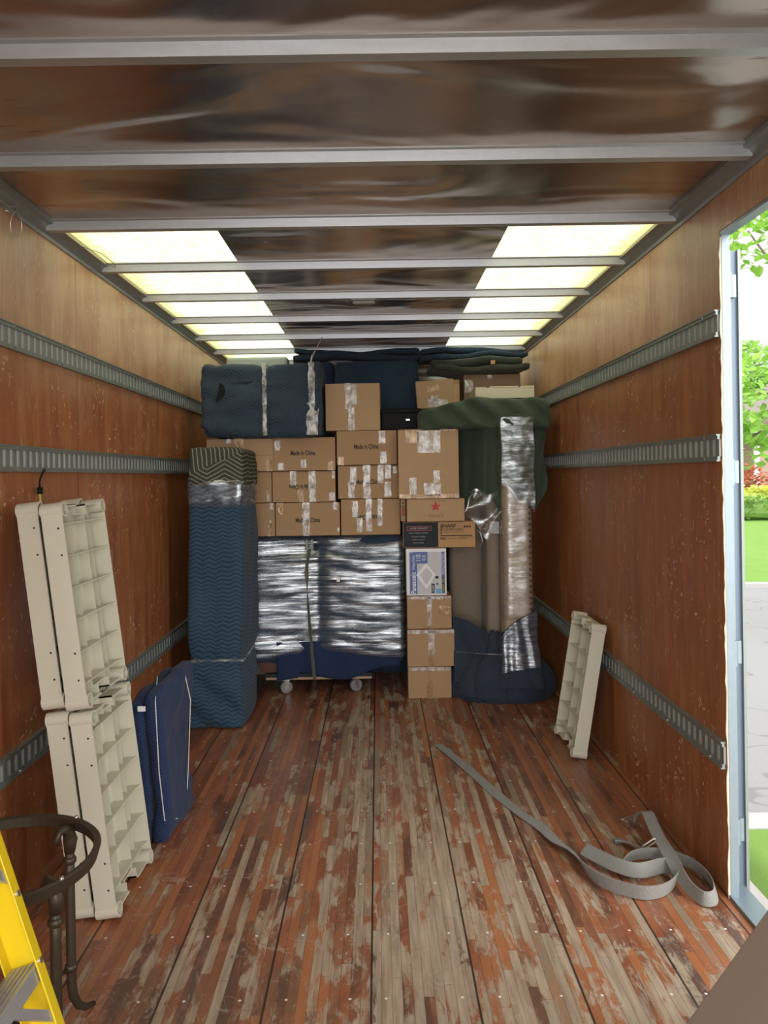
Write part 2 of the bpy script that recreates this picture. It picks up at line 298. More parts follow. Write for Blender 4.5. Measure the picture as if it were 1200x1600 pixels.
# ---------------------------------------------------------------- mesh helpers
class MB:
    def __init__(s): s.v = []; s.f = []; s.mi = []
    def add(s, vs, fs, m=None, mi=0):
        b = len(s.v)
        for p in vs:
            p = Vector(p); s.v.append(m @ p if m else p)
        for f in fs: s.f.append([b+i for i in f]); s.mi.append(mi)
    def box(s, x0, x1, y0, y1, z0, z1, m=None, mi=0):
        s.add([(x0, y0, z0), (x1, y0, z0), (x1, y1, z0), (x0, y1, z0), (x0, y0, z1), (x1, y0, z1), (x1, y1, z1), (x0, y1, z1)],
              [(0, 3, 2, 1), (4, 5, 6, 7), (0, 1, 5, 4), (1, 2, 6, 5), (2, 3, 7, 6), (3, 0, 4, 7)], m, mi)
    def tube(s, pts, r, n=10, mi=0, cap=True, closed=False):
        pts = [Vector(p) for p in pts]; N = len(pts); rings = []; up = None
        for i, p in enumerate(pts):
            if closed: d = pts[(i+1) % N]-pts[i-1]
            else: d = pts[min(i+1, N-1)]-pts[max(i-1, 0)]
            d.normalize()
            if up is None: up = Vector((0, 0, 1)) if abs(d.z) < .9 else Vector((1, 0, 0))
            a = d.cross(up)
            if a.length < 1e-4: a = d.cross(Vector((0, 1, 0)))
            a.normalize(); up = a.cross(d).normalized()
            rr = r[i] if hasattr(r, '__len__') else r
            rings.append([p+(a*math.cos(2*math.pi*k/n)+up*math.sin(2*math.pi*k/n))*rr for k in range(n)])
        b = len(s.v)
        for q in rings: s.v += q
        for i in range(N if closed else N-1):
            j = (i+1) % N
            for k in range(n):
                l = (k+1) % n; s.f.append([b+i*n+k, b+i*n+l, b+j*n+l, b+j*n+k]); s.mi.append(mi)
        if cap and not closed:
            s.f.append([b+k for k in range(n)][::-1]); s.mi.append(mi)
            s.f.append([b+(N-1)*n+k for k in range(n)]); s.mi.append(mi)
    def prism(s, poly, d0, d1, axis='y', m=None, mi=0):
        n = len(poly); f = {'y': lambda a, b, d: (a, d, b), 'x': lambda a, b, d: (d, a, b), 'z': lambda a, b, d: (a, b, d)}[axis]
        vs = [f(a, b, d0) for a, b in poly]+[f(a, b, d1) for a, b in poly]
        s.add(vs, [list(range(n))[::-1], list(range(n, 2*n))]+[(i, (i+1) % n, n+(i+1) % n, n+i) for i in range(n)], m, mi)
    def grid(s, fn, nu, nv, mi=0):
        b = len(s.v)
        for j in range(nv+1):
            for i in range(nu+1): s.v.append(Vector(fn(i/nu, j/nv)))
        for j in range(nv):
            for i in range(nu):
                a = b+j*(nu+1)+i; s.f.append([a, a+1, a+nu+2, a+nu+1]); s.mi.append(mi)
    def ribbon(s, pts, ang, wdt, th=.0025, sub=8, mi=0):
        # pts: centreline, ang: degrees of tilt of the width vector (0 flat, 90 upright)
        P = []; A = []
        n = len(pts); pts = [Vector(p) for p in pts]
        for i in range(n-1):
            p0, p1, p2, p3 = pts[max(i-1, 0)], pts[i], pts[i+1], pts[min(i+2, n-1)]
            for k in range(sub):
                t = k/sub
                P.append(.5*((2*p1)+(p2-p0)*t+(2*p0-5*p1+4*p2-p3)*t*t+(3*p1-p0-3*p2+p3)*t**3)); A.append(ang[i]*(1-t)+ang[i+1]*t)
        P.append(pts[-1]); A.append(ang[-1])
        b = len(s.v); N = len(P)
        for i, p in enumerate(P):
            d = (P[min(i+1, N-1)]-P[max(i-1, 0)]).normalized()
            side = d.cross(Vector((0, 0, 1)))
            side = side.normalized() if side.length > .02 else Vector((0, 1, 0))
            up = side.cross(d).normalized(); a = R(A[i])
            wv = side*math.cos(a)+up*math.sin(a); nv_ = wv.cross(d).normalized()
            for q in ((-1, -1), (1, -1), (1, 1), (-1, 1)): s.v.append(p+wv*(wdt/2*q[0])+nv_*(th/2*q[1]))
        for i in range(N-1):
            for k in range(4):
                l = (k+1) % 4; s.f.append([b+i*4+k, b+i*4+l, b+i*4+4+l, b+i*4+4+k]); s.mi.append(mi)
        s.f.append([b, b+1, b+2, b+3]); s.mi.append(mi); e = b+(N-1)*4; s.f.append([e+3, e+2, e+1, e]); s.mi.append(mi)
    def soft(s, x0, x1, y0, y1, z0, z1, seg=.03, r=.03, amp=.006, fr=6, seed=0, warp=None, st=(1, 1, 1), floor=None):
        D = [(x0, x1), (y0, y1), (z0, z1)]; n = [max(3, int(round((b-a)/seg))) for a, b in D]; idx = {}; base = len(s.v); off = Vector((seed*7.3, seed*3.1, seed*1.7))
        inner = [(a+r, b-r) for a, b in D]
        def vert(i, j, k):
            if (i, j, k) in idx: return idx[(i, j, k)]
            p = Vector([D[q][0]+(D[q][1]-D[q][0])*(i, j, k)[q]/n[q] for q in range(3)])
            c = Vector([min(max(p[q], inner[q][0]), inner[q][1]) for q in range(3)])
            d = (p-c); d = d.normalized() if d.length > 1e-6 else Vector((0, 0, 0)); p = c+d*r
            q = Vector((p.x*st[0], p.y*st[1], p.z*st[2]))*fr+off
            p = p+d*(amp*(mnoise.noise(q)*1.3+.6*mnoise.noise(q*2.3)+.3*mnoise.noise(q*5)))
            if warp: p = warp(p)
            if floor is not None and p.z < floor: p.z = floor
            s.v.append(p); idx[(i, j, k)] = len(s.v)-1; return idx[(i, j, k)]
        def face(fn, a, b):
            for i in range(a):
                for j in range(b): yield [vert(*fn(i, j)), vert(*fn(i+1, j)), vert(*fn(i+1, j+1)), vert(*fn(i, j+1))]
        nx, ny, nz = n
        for fn, a, b, fl_ in ((lambda i, j: (i, j, 0), nx, ny, 1), (lambda i, j: (i, j, nz), nx, ny, 0), (lambda i, j: (i, 0, j), nx, nz, 0), (lambda i, j: (i, ny, j), nx, nz, 1),
                         (lambda i, j: (0, i, j), ny, nz, 1), (lambda i, j: (nx, i, j), ny, nz, 0)):
            for f in face(fn, a, b): s.f.append(f[::-1] if fl_ else f); s.mi.append(0)
    def build(s, name, mat, parent=None, smooth=False, bevel=0, loc=None, solid=0):
        me = bpy.data.meshes.new(name); me.from_pydata([tuple(v) for v in s.v], [], s.f)
        for m in (mat if isinstance(mat, (list, tuple)) else [mat]): me.materials.append(m)
        me.polygons.foreach_set('material_index', s.mi)
        if smooth: me.polygons.foreach_set('use_smooth', [True]*len(me.polygons))
        me.update(); o = bpy.data.objects.new(name, me); C.objects.link(o)
        if parent: o.parent = parent
        if loc: o.location = loc
        if solid:
            q = o.modifiers.new('s', 'SOLIDIFY'); q.thickness = solid; q.offset = 0
        if bevel:
            q = o.modifiers.new('b', 'BEVEL'); q.width = bevel; q.segments = 2; q.limit_method = 'ANGLE'
        return o
def mb_box(*a, **k): m = MB(); m.box(*a, **k); return m
def tag(o, label=None, cat=None, group=None, kind=None):
    if label: o['label'] = label
    if cat: o['category'] = cat
    if group: o['group'] = group
    if kind: o['kind'] = kind
    return o
def empty(name, loc, rot=(0, 0, 0)):
    o = bpy.data.objects.new(name, None); C.objects.link(o); o.location = loc; o.rotation_euler = rot; o.empty_display_size = .1; return o
def struct(mb, name, mat, **k): return tag(mb.build(name, mat, **k), kind='structure')
def tree_copy(o, parent=None):
    c = o.copy(); C.objects.link(c)
    if parent: c.parent = parent
    for ch in o.children: tree_copy(ch, c)
    return c
def text(body, size, mat, parent, loc, rot=(R(90), 0, 0), name='printed_text', sx=1, bold=0):
    cu = bpy.data.curves.new(name, 'FONT'); cu.body = body; cu.size = size; cu.align_x = 'CENTER'; cu.align_y = 'CENTER'; cu.offset = bold; cu.resolution_u = 3
    t = bpy.data.objects.new('tmp', cu); C.objects.link(t)
    bpy.context.view_layer.update(); dg = bpy.context.evaluated_depsgraph_get()
    me = bpy.data.meshes.new_from_object(t.evaluated_get(dg)); bpy.data.objects.remove(t)
    me.materials.clear(); me.materials.append(mat)
    o = bpy.data.objects.new(name, me); C.objects.link(o); o.parent = parent; o.location = loc; o.rotation_euler = rot; o.scale = (sx, 1, 1); return o

# ================================================================ the truck body
struct(mb_box(XL-.03, XR+.03, YB, YF, -.05, 0), 'floor', M['floor'])
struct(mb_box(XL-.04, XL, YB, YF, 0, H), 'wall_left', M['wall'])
m = MB()
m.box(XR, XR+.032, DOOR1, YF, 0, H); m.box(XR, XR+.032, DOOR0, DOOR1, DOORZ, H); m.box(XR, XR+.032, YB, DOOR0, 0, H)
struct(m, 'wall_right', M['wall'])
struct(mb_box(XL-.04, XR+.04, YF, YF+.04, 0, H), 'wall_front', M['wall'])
# roof skin: opaque sheet at the rear, opaque centre strip and two translucent strips forward
SKY0, SL0, SL1, SR0, SR1 = 3.10, -1.24, -.635, .545, 1.145
m = MB(); m.box(XL-.04, XR+.04, YB, SKY0, H, H+.01); m.box(SL1, SR0, SKY0, YF, H, H+.01)
m.box(XL-.04, SL0, SKY0, YF, H, H+.01); m.box(SR1, XR+.04, SKY0, YF, H, H+.01)
struct(m, 'ceiling', M['ceil'])
for i, (a, b) in enumerate(((SL0, SL1), (SR0, SR1))):
    m = MB(); m.add([(a, SKY0, H+.004), (b, SKY0, H+.004), (b, YF, H+.004), (a, YF, H+.004)], [(0, 3, 2, 1)])
    struct(m, 'window_%d' % (i+1), M['sky'])
n_tr = 1
def bow(Y):
    global n_tr
    m = MB()
    prof = [(-.034, 0), (-.034, -.004), (-.021, -.006), (-.017, -.038), (.017, -.038), (.021, -.006), (.034, -.004), (.034, 0)]
    m.prism([(Y+a, H+b) for a, b in prof], XL+.022, XR-.022, 'x')
    struct(m, 'trim_%d' % n_tr, M['galv']); n_tr += 1
for k in range(-2, 11): bow(1.775+.605*k)
for sgn, X in ((1, XL), (-1, XR)):     # extruded roof rail along the top of each wall
    m = MB(); pr = [(0, 2.425), (.006, 2.425), (.010, 2.437), (.034, 2.462), (.052, 2.466), (.052, 2.48), (0, 2.48)]
    m.prism([(X+sgn*a, b) for a, b in pr], YB, YF, 'y'); struct(m, 'trim_%d' % n_tr, M['cove']); n_tr += 1
# side door opening: jamb post, ply edge, header strip, sill, open leaf folded back outside
m = MB(); m.box(XR+.004, XR+.034, DOOR1-.006, DOOR1+.012, 0, DOORZ+.0); m.box(XR+.030, XR+.036, DOOR1, DOOR1+.06, -.1, DOORZ)
struct(m, 'trim_%d' % n_tr, M['alu'], bevel=.002); n_tr += 1
m = MB(); random.seed(4)
pts = [(XR+random.uniform(-.004, .0015), k*.03) for k in range(0, 77)]
poly = [(XR+.006, 0)]+pts+[(XR+.006, 2.28)]; 
m.prism(poly, DOOR1-.005, DOOR1-.001, 'y'); struct(m, 'trim_%d' % n_tr, M['ply_edge']); n_tr += 1
m = MB(); m.box(XR-.0, XR+.085, DOOR0, DOOR1+.1, -.012, .004); m.box(XR+.0, XR+.012, DOOR0, DOOR1, .004, .014); m.box(XR+.085, XR+.09, DOOR0, DOOR1+.1, -.1, .004)
struct(m, 'trim_%d' % n_tr, M['alu']); n_tr += 1
m = MB(); m.box(XR+.002, XR+.04, DOOR0, DOOR1, DOORZ-.012, DOORZ-.001); struct(m, 'trim_%d' % n_tr, M['alu']); n_tr += 1
DX = 1.262
d = struct(mb_box(DX, DX+.034, 2.74, 3.83, -.03, 2.26), 'door_1', M['alu2'], bevel=.003)
m = MB(); m.box(DX-.002, DX+.006, 2.735, 2.745, -.03, 2.26); m.box(DX+.028, DX+.038, 2.728, 2.75, -.03, 2.26); m.build('edge_trim', M['rail'], d)
for z in (2.13, 1.47, .83, .20):
    m = MB(); m.tube([(DX-.012, 2.715, z-.045), (DX-.012, 2.715, z+.045)], .013, 12); m.box(DX-.03, DX, 2.716, 2.722, z-.04, z+.04); m.box(DX-.012, DX+.02, 2.725, 2.742, z-.04, z+.04)
    m.build('hinge', M['alu'], d)
for z in (1.95, 1.2, .9):
    m = MB(); m.box(DX+.034, DX+.046, 2.76, 2.80, z, z+.02); m.build('lock_bracket', M['rail'], d)

# cargo rails (slotted track) : top, middle, bottom on each wall
def cargo_rail(side, zc, y0, y1, label):
    X = XL if side < 0 else XR; s = -side; h = .047
    def bx(m, a, b, ya, yb, za, zb): m.box(min(X+s*a, X+s*b), max(X+s*a, X+s*b), ya, yb, za, zb)
    m = MB(); bx(m, .001, .004, y0, y1, zc-h+.004, zc+h-.004); back = m
    m = MB(); bx(m, .0, .014, y0, y1, zc+h-.017, zc+h); bx(m, .0, .014, y0, y1, zc-h, zc-h+.017)
    bx(m, .014, .018, y0, y1, zc+h-.005, zc+h); bx(m, .014, .018, y0, y1, zc-h, zc-h+.005)
    y = y0
    while y < y1-.03: bx(m, .004, .0085, y, min(y+.027, y1), zc-h+.017, zc+h-.017); y += .0508
    o = m.build('cargo_rail', M['rail']); tag(o, label, 'cargo rail', 'slotted cargo rails on the truck walls')
    back.build('slot_backing', M['slot'], o)
    sc0 = None; y = max(y0, 1.8)+.1
    while y < 6.2:
        for dz in (-.038, .038):
            if sc0 is None:
                m = MB(); m.tube([(0, 0, 0), (s*.0035, 0, 0)], .005, 8); sc0 = m.build('screw', M['chrome'], o); q = sc0
            else: q = sc0.copy(); C.objects.link(q)
            q.location = (X+s*.0142, y, zc+dz)
        y += .4064
    return o
for side, nm, y0 in ((-1, 'left', YB), (1, 'right', DOOR1+.004)):
    for zc, hn in ((1.985, 'top'), (1.555, 'middle'), (.49, 'lowest')):
        cargo_rail(side, zc, y0, 6.9, '%s slotted grey cargo rail running along the %s plywood wall' % (hn, nm))

# ================================================================ cartons
cnt = {}
def carton(x0, x1, z0, z1, y, dep, label, mat='card', tapes=(), seam=None, yaw=0, tilt=0, made=None, name='cardboard_box', group=None, cat='box'):
    cx = (x0+x1)/2; W = x1-x0; h = z1-z0
    m = MB(); m.box(-W/2, W/2, 0, dep, 0, h)
    o = m.build(name, M[mat], bevel=.004, loc=(cx, y, z0)); o.rotation_euler = (0, R(tilt), R(yaw))
    tag(o, label, cat, group)
    if seam:
        m = MB()
        for (u0, u1, v0, v1) in seam: m.box(-W/2+W*u0, -W/2+W*u1, -.0012, -.0002, h*v0, h*v1)
        m.build('flap_seam', M['card_in'], o)
    for tp in tapes:
        u0, u1, v0, v1 = tp[:4]; kind = tp[4] if len(tp) > 4 else 'tape'
        random.seed(int((u0+v0*3+x0*7)*1e4)); m = MB(); nseg = 8; vert = (v1-v0)*h > (u1-u0)*W
        L, Rr = [], []
        for k in range(nseg+1):
            t = k/nseg
            if vert:
                zz = h*(v0+(v1-v0)*t); L.append((-W/2+W*u0+random.uniform(-.003, .003), zz)); Rr.append((-W/2+W*u1+random.uniform(-.003, .003), zz))
            else:
                xx = -W/2+W*(u0+(u1-u0)*t); L.append((xx, h*v1+random.uniform(-.003, .003))); Rr.append((xx, h*v0+random.uniform(-.003, .003)))
        b = 0
        for k in range(nseg):
            dy = -.0026
            q = [L[k], Rr[k], Rr[k+1], L[k+1]]; j = [random.uniform(-.0012, .0006) for _ in range(4)]
            m.add([(a, dy+e, c) for (a, c), e in zip(q, [0, 0, 0, 0])], [(0, 1, 2, 3)])
        if v1 >= .999 and vert and kind != 'label': m.add([(-W/2+W*u0, -.0026, h), (-W/2+W*u1, -.0026, h), (-W/2+W*u1, -.0026, h+.002), (-W/2+W*u0, -.0026, h+.002), (-W/2+W*u0, .08, h+.002), (-W/2+W*u1, .08, h+.002)], [(0, 1, 2, 3), (3, 2, 5, 4)])
        m.build('tape' if kind != 'label' else 'paper_label', M['tape' if kind == 'tape' else 'tapeb' if kind == 'b' else 'whitep'], o)
    if made:
        u, v, flip = made
        text('Made in China', .043, M['ink'], o, (-W/2+W*u, -.0015, h*v), (R(90), R(180) if flip else 0, 0), sx=.66, bold=.0012)
    return o
mid = lambda w_=.004: [(0.01, .99, .5-w_, .5+w_)]
YB1 = 5.16
G = 'cartons marked with the same words above the film-wrapped dresser'
# column 1 (partly behind the tall blanket bundle), rows bottom to top
carton(-1.16, -.695, 1.078, 1.30, YB1, .42, 'plain carton end showing right of blue quilted column, bottom of its stack', tapes=[(.90, .96, 0, .5, 'b'), (.92, .98, .8, 1)])
carton(-1.17, -.715, 1.304, 1.512, YB1+.01, .42, 'plain carton end right of the striped blanket, middle of its stack', 'card', tapes=[(.93, .97, .05, .4)])
carton(-1.145, -.70, 1.516, 1.735, YB1-.01, .42, 'wide carton directly under the left end of the dark blue strapped bundle', 'card2', tapes=[(.42, .56, .5, 1, 'b'), (.9, .99, 0, .35, 'b'), (.3, .38, .85, 1)], seam=[(.01, .99, .49, .50)])
# column 2
carton(-.69, -.258, 1.078, 1.30, YB1, .42, 'carton with dark upright writing, bottom of the middle stack above the wrapped dresser', 'card', tapes=[(.42, .53, 0, 1), (.90, .97, .78, 1), (.03, .12, .65, 1, 'b'), (.96, .99, .1, .25)], made=(.5, .47, 0))
carton(-.71, -.285, 1.304, 1.512, YB1+.01, .42, 'carton with upside-down writing and long tape strips, middle of its stack', 'card', tapes=[(.28, .38, .55, 1), (.40, .50, .0, .4, 'b'), (.58, .69, 0, 1), (.9, .99, .05, .3), (.95, .99, .75, 1)], made=(.46, .5, 1))
carton(-.70, -.282, 1.516, 1.738, YB1-.01, .42, 'carton reading plainly upright with tape squares, topmost of the middle stack', 'card', tapes=[(.03, .12, .62, .92), (.08, .17, .03, .24), (.45, .54, .08, .34), (.88, .97, 0, .28, 'b')], made=(.48, .53, 0))
# column 3
carton(-.25, .148, 1.078, 1.318, YB1, .42, 'carton with upside-down writing resting on the right end of the wrapped dresser', 'card', tapes=[(.19, .29, .5, .95), (.27, .36, .08, .48), (.42, .52, .1, 1), (.62, .70, .25, 1)], made=(.47, .5, 1))
carton(-.268, .138, 1.322, 1.545, YB1+.01, .42, 'carton covered in many crooked tape strips, middle of the right stack', 'card', tapes=[(.20, .31, .42, .95), (.17, .27, .02, .5), (.42, .54, 0, 1), (.66, .76, .45, 1), (.78, .88, .6, 1), (.77, .88, .05, .5), (.92, .98, .75, .95)], made=(.5, .5, 0))
carton(-.272, .132, 1.549, 1.778, YB1-.01, .42, 'carton reading upright beside the big square box, topmost of the right stack', 'card', tapes=[(.70, .81, .62, .98), (.72, .83, .04, .38), (.02, .12, 0, .25, 'b')], made=(.49, .53, 0))
carton(-.345, .022, 1.782, 2.10, YB1+.02, .36, 'single taller carton beside the strapped blue bundle, on top of the stacks', 'card2', tapes=[(.36, .50, .45, 1), (.48, .58, .55, .98), (.42, .53, 0, .5)], seam=[(.475, .482, .0, .5)], yaw=-1)
# right stack
Y2 = 5.07
S1 = carton(.182, .468, 0, .208, Y2, .22, 'small carton standing on the floor, bottom of the narrow right stack', 'card', tapes=[(.42, .56, .0, .55, 'b'), (.02, .98, .88, .99, 'tape')], seam=[(.49, .495, .55, 1)])
carton(.180, .490, .212, .455, Y2-.01, .22, 'plain carton second from the floor in the narrow right stack', 'card', tapes=[(.44, .56, 0, .3, 'b'), (.45, .58, .3, 1), (.01, .99, .9, .99)], seam=[(.50, .505, 0, 1)])
carton(.182, .475, .459, .676, Y2, .22, 'plain carton directly beneath the white printed box', 'card', tapes=[(.45, .55, .1, 1), (.72, .98, .42, .7, 'b'), (.01, .99, .9, .99)], seam=[(.49, .495, 0, 1)])
# white ventilating-fan box
P = carton(.180, .445, .680, .990, Y2-.005, .22, 'white and blue printed box with a grey square picture above plain cartons', 'whitep', name='printed_fan_box')
def pr(o, W, h, u0, u1, v0, v1, mat, nm='printed_panel', lift=.0012):
    m = MB(); m.add([(-W/2+W*u0, -lift, h*v0), (-W/2+W*u1, -lift, h*v0), (-W/2+W*u1, -lift, h*v1), (-W/2+W*u0, -lift, h*v1)], [(0, 1, 2, 3)]); return m.build(nm, M[mat], o)
W_, h_ = .265, .31
pr(P, W_, h_, .07, .97, .03, .93, 'lgrey', 'printed_background', .0006)
pr(P, W_, h_, .09, .27, .03, .92, 'blueP', lift=.0010); pr(P, W_, h_, .18, .53, .68, .93, 'blueP', lift=.0012)
pr(P, W_, h_, .88, .95, .05, .93, 'blueP', lift=.0010); pr(P, W_, h_, .885, .945, .05, .38, 'dark', lift=.0012); pr(P, W_, h_, .62, .70, .05, .25, 'dark', lift=.0010)
pr(P, W_, h_, .73, .86, .04, .14, 'lblue', lift=.0010); pr(P, W_, h_, .72, .80, .36, .41, 'dark', lift=.0010); pr(P, W_, h_, .75, .78, .22, .27, 'dark', lift=.0010)
m = MB(); A = [(.245, .44), (.50, .69), (.72, .44), (.50, .13)]; m.add([(-W_/2+W_*a, -.003, h_*b) for a, b in A]+[(-W_/2+W_*a, -.0006, h_*b) for a, b in A], [(0, 3, 2, 1), (0, 1, 5, 4), (1, 2, 6, 5), (2, 3, 7, 6), (3, 0, 4, 7)]); m.build('fan_picture', M['whitep'], P)
m = MB(); A = [(.33, .44), (.50, .60), (.655, .44), (.50, .22)]; m.add([(-W_/2+W_*a, -.0033, h_*b) for a, b in A], [(0, 3, 2, 1)]); m.build('grille_picture', M['lgrey'], P)
text('Panasonic', .046, M['whitep'], P, (-W_/2+W_*.18, -.0018, h_*.27), (R(90), R(-90), 0), sx=.8, bold=.0008)
text('WhisperCeiling', .022, M['whitep'], P, (-W_/2+W_*.18, -.0018, h_*.70), (R(90), R(-90), 0), sx=.7)
text('110', .045, M['whitep'], P, (-W_/2+W_*.31, -.0020, h_*.80), (R(90), R(-90), 0), sx=.7); text('0.3', .03, M['whitep'], P, (-W_/2+W_*.44, -.0020, h_*.80), (R(90), R(-90), 0))
text('VENTILATING FAN', .018, M['whitep'], P, (-W_/2+W_*.915, -.0018, h_*.66), (R(90), R(-90), 0), sx=.9); text('ENERGY STAR', .014, M['yel'], P, (-W_/2+W_*.915, -.0020, h_*.22), (R(90), R(-90), 0)); text('QUIET', .017, M['whitep'], P, (-W_/2+W_*.66, -.0018, h_*.15), (R(90), R(-90), 0))
# microwave / printer carton with charcoal half and orange half
S = carton(.163, .640, .994, 1.165, Y2, .22, 'long carton with charcoal left half and printed orange right half', 'card_o', name='printed_carton')
W_, h_ = .477, .171
pr(S, W_, h_, .005, .485, .02, .98, 'dark', 'charcoal_print', .0006); pr(S, W_, h_, .05, .39, .66, .84, 'redt', 'label_frame', .0009); pr(S, W_, h_, .06, .38, .69, .81, 'dark', 'label_inset', .0011)
text('LARGE CAPACITY', .016, M['mgrey'], S, (-W_/2+W_*.22, -.0018, h_*.75), bold=.0003)
for k, (v, l) in enumerate(((.58, 'video cassette recorder'), (.44, 'on screen display'), (.32, 'remote control'), (.2, 'auto tracking'))): text(l, .013, M['mgrey'], S, (-W_/2+W_*.21, -.0018, h_*v))
text('SHARP', .030, M['ink'], S, (-W_/2+W_*.625, -.0012, h_*.83), bold=.001, sx=1.1); text('VC-G200 H20U', .024, M['ink'], S, (-W_/2+W_*.67, -.0012, h_*.69), bold=.0003, sx=1.0)
text('VIDEO CASSETTE RECORDER  MTS', .011, M['ink'], S, (-W_/2+W_*.67, -.0012, h_*.58)); pr(S, W_, h_, .52, .95, .44, .48, 'ink', 'rule_line'); pr(S, W_, h_, .52, .53, .48, .88, 'ink', 'rule_line')
text('HQ', .022, M['ink'], S, (-W_/2+W_*.55, -.0012, h_*.35), bold=.001); text('HIGH QUALITY PICTURE SYSTEM', .010, M['ink'], S, (-W_/2+W_*.72, -.0012, h_*.34)); text('MADE IN MALAYSIA', .010, M['ink'], S, (-W_/2+W_*.87, -.0012, h_*.39))
for k in range(3): pr(S, W_, h_, .84+.035*k, .865+.035*k, .76, .84, 'ink', 'handling_symbol')
# department-store carton
S = carton(.188, .568, 1.169, 1.318, Y2-.03, .22, 'low carton with a red star and store name under the big square box', 'card2', name='store_carton')
m = MB(); star = []
for k in range(10):
    r_ = .037 if k % 2 == 0 else .015; a = R(90+36*k); star.append((.0+r_*math.cos(a), .098+r_*math.sin(a)))
m.add([(0, -.0012, .098)]+[(a, -.0012, b) for a, b in star], [(0, i+1, (i+1) % 10+1) for i in range(10)][::1]); m.build('red_star', M['red'], S)
text("macy's", .034, M['redt'], S, (0, -.0012, .040), sx=1.05)
S = carton(.150, .182, 1.169, 1.318, Y2+.02, .22, 'thin brown printed carton edge squeezed left of the red star carton', 'card', name='thin_carton')
pr(S, .032, .149, .2, .8, .25, .62, 'redt'); pr(S, .032, .149, .2, .8, .66, .70, 'ink'); pr(S, .032, .149, .2, .8, .8, .84, 'ink')
carton(.137, .533, 1.322, 1.775, 5.03, .22, 'big square carton with crinkled tape top and bottom, above the red star carton', 'card2',
       tapes=[(.32, .70, .66, .98), (.12, .34, .80, .99, 'b'), (.70, .95, .97, .99, 'b'), (.18, .30, .04, .30), (.42, .70, .03, .22), (.58, .68, .2, .40), (.0, 1, .0, .06, 'b')], seam=[(.0, 1, .985, .992)])
b = carton(.30, .578, 1.965, 2.17, 5.62, .28, 'small tilted carton with crinkled tape between the quilted panel and olive blanket', 'card2', tapes=[(.28, .62, .05, .32), (.38, .55, .25, .45), (.62, .80, .06, .28), (.3, .6, .6, .8, 'b')], tilt=-4)
carton(.64, 1.055, 1.985, 2.205, 5.62, .30, 'dull brown carton beneath the folded olive blanket by right wall', 'card3', tapes=[(.02, .16, .4, .82), (.42, .50, .84, .97)])

# ================================================================ soft goods
# tall quilted column on the left
def colwarp(p):
    t = p.z/1.6; bul = .035*math.sin(math.pi*min(1, max(0, (p.z-.2)/1.2)))
    if p.x > -.9: p.x += bul*(.3+.9*(p.y-4.5)/.5)
    p.x += -.012*math.sin(t*5)
    g = math.exp(-((p.z-.40)/.035)**2); p.x += (-.955-p.x)*.06*g; p.y += (4.78-p.y)*.07*g
    if p.z < .37:
        k = min(1, (.37-p.z)/.12); f = p.x+1.0+(p.z)*1.1; p.y += -.034*k*abs(math.sin(f*13))*(1 if p.y < 4.7 else 0); p.x += .012*k*(1 if p.x > -.95 else -1)
    return p
m = MB(); m.soft(-1.128, -.815, 4.53, 5.02, 0, 1.42, .022, .03, .010, 4, 1, colwarp, st=(1, 1, .5), floor=0)
colm = m.build('blanket_bundle', M['teal'], smooth=True)
tag(colm, 'tall narrow bundle in blue zigzag quilt with a striped cap, beside left wall', 'wrapped furniture')
m = MB()
def capwarp(p):
    p.y += -.02*max(0, math.sin((p.x*1.2+p.z)*9)) if p.y < 4.7 else 0; p.z += .012*math.sin(p.x*11); return p
m.soft(-1.115, -.792, 4.515, 5.03, 1.425, 1.655, .02, .03, .012, 5, 2, capwarp)
m.build('striped_blanket', M['stripe'], colm, smooth=True)
m = MB(); m.soft(-1.118, -.80, 4.512, 5.03, 1.335, 1.475, .02, .03, .012, 7, 5); m.build('blue_blanket_fold', M['teal'], colm, smooth=True)
m = MB(); m.soft(-1.125, -.79, 4.495, 5.04, 1.30, 1.47, .02, .03, .012, 7, 3); m.build('stretch_film', M['filmp'], colm, smooth=True)
m = MB(); m.soft(-1.122, -.80, 4.515, 5.02, .385, .41, .012, .01, .004, 5, 4); m.build('clear_band', M['filmp'], colm, smooth=True)

# wrapped dresser on dolly
DY = 5.20
m = MB()
def drw(p):
    t = (p.z-.25)/.82; p.y += -.02*math.sin(p.x*5+1)*(1 if p.y < 5.4 else 0); return p
m.soft(-1.06, .162, DY+.01, DY+.47, .20, 1.072, .03, .04, .012, 4, 6, drw)
dres = m.build('wrapped_dresser', M['dkblue'], smooth=True); tag(dres, 'wide dresser wrapped in shiny film over navy blankets, standing on the dolly', 'wrapped furniture')
m = MB()   # hanging blanket below the film
def hang(u, v):
    x = -.70+.83*u; zb = .125+.025*math.sin(u*9)+(.05*max(0, u-.6)/.4) - (.035 if u < .18 else 0); zt = .36
    return (x, DY-.006-.006*math.sin(u*22+v*2)-.004*v, zb+(zt-zb)*v)
m.grid(hang, 60, 10); m.build('navy_blanket', M['royal'], dres, smooth=True, solid=.008)
m = MB()
def filmw(p):
    lo = .235+.075*math.exp(-((p.x+.38)/.28)**2)+.02*math.sin(p.x*3)
    t = (p.z-.2)/.87; z = lo+(1.078-lo)*max(0, t); p.y += (.16*max(0, t-.52)**2-.03*max(0, .52-t)) if p.y < 5.4 else 0
    y = p.y + (-.02*math.sin(p.x*5+1)-.012*mnoise.noise(Vector((p.x*2.5, 0, p.z*14)))-.008*mnoise.noise(Vector((p.x*5, 3, p.z*34))) if p.y < 5.4 else 0)
    cn = .03*math.exp(-((p.x+.42)/.05)**2) if p.y < 5.4 else 0
    return Vector((p.x, y+cn*.6, z))
m.soft(-1.075, .176, DY-.025, DY+.49, .2, 1.07, .016, .045, .004, 4, 7, filmw)
m.build('stretch_film', M['film'], dres, smooth=True)
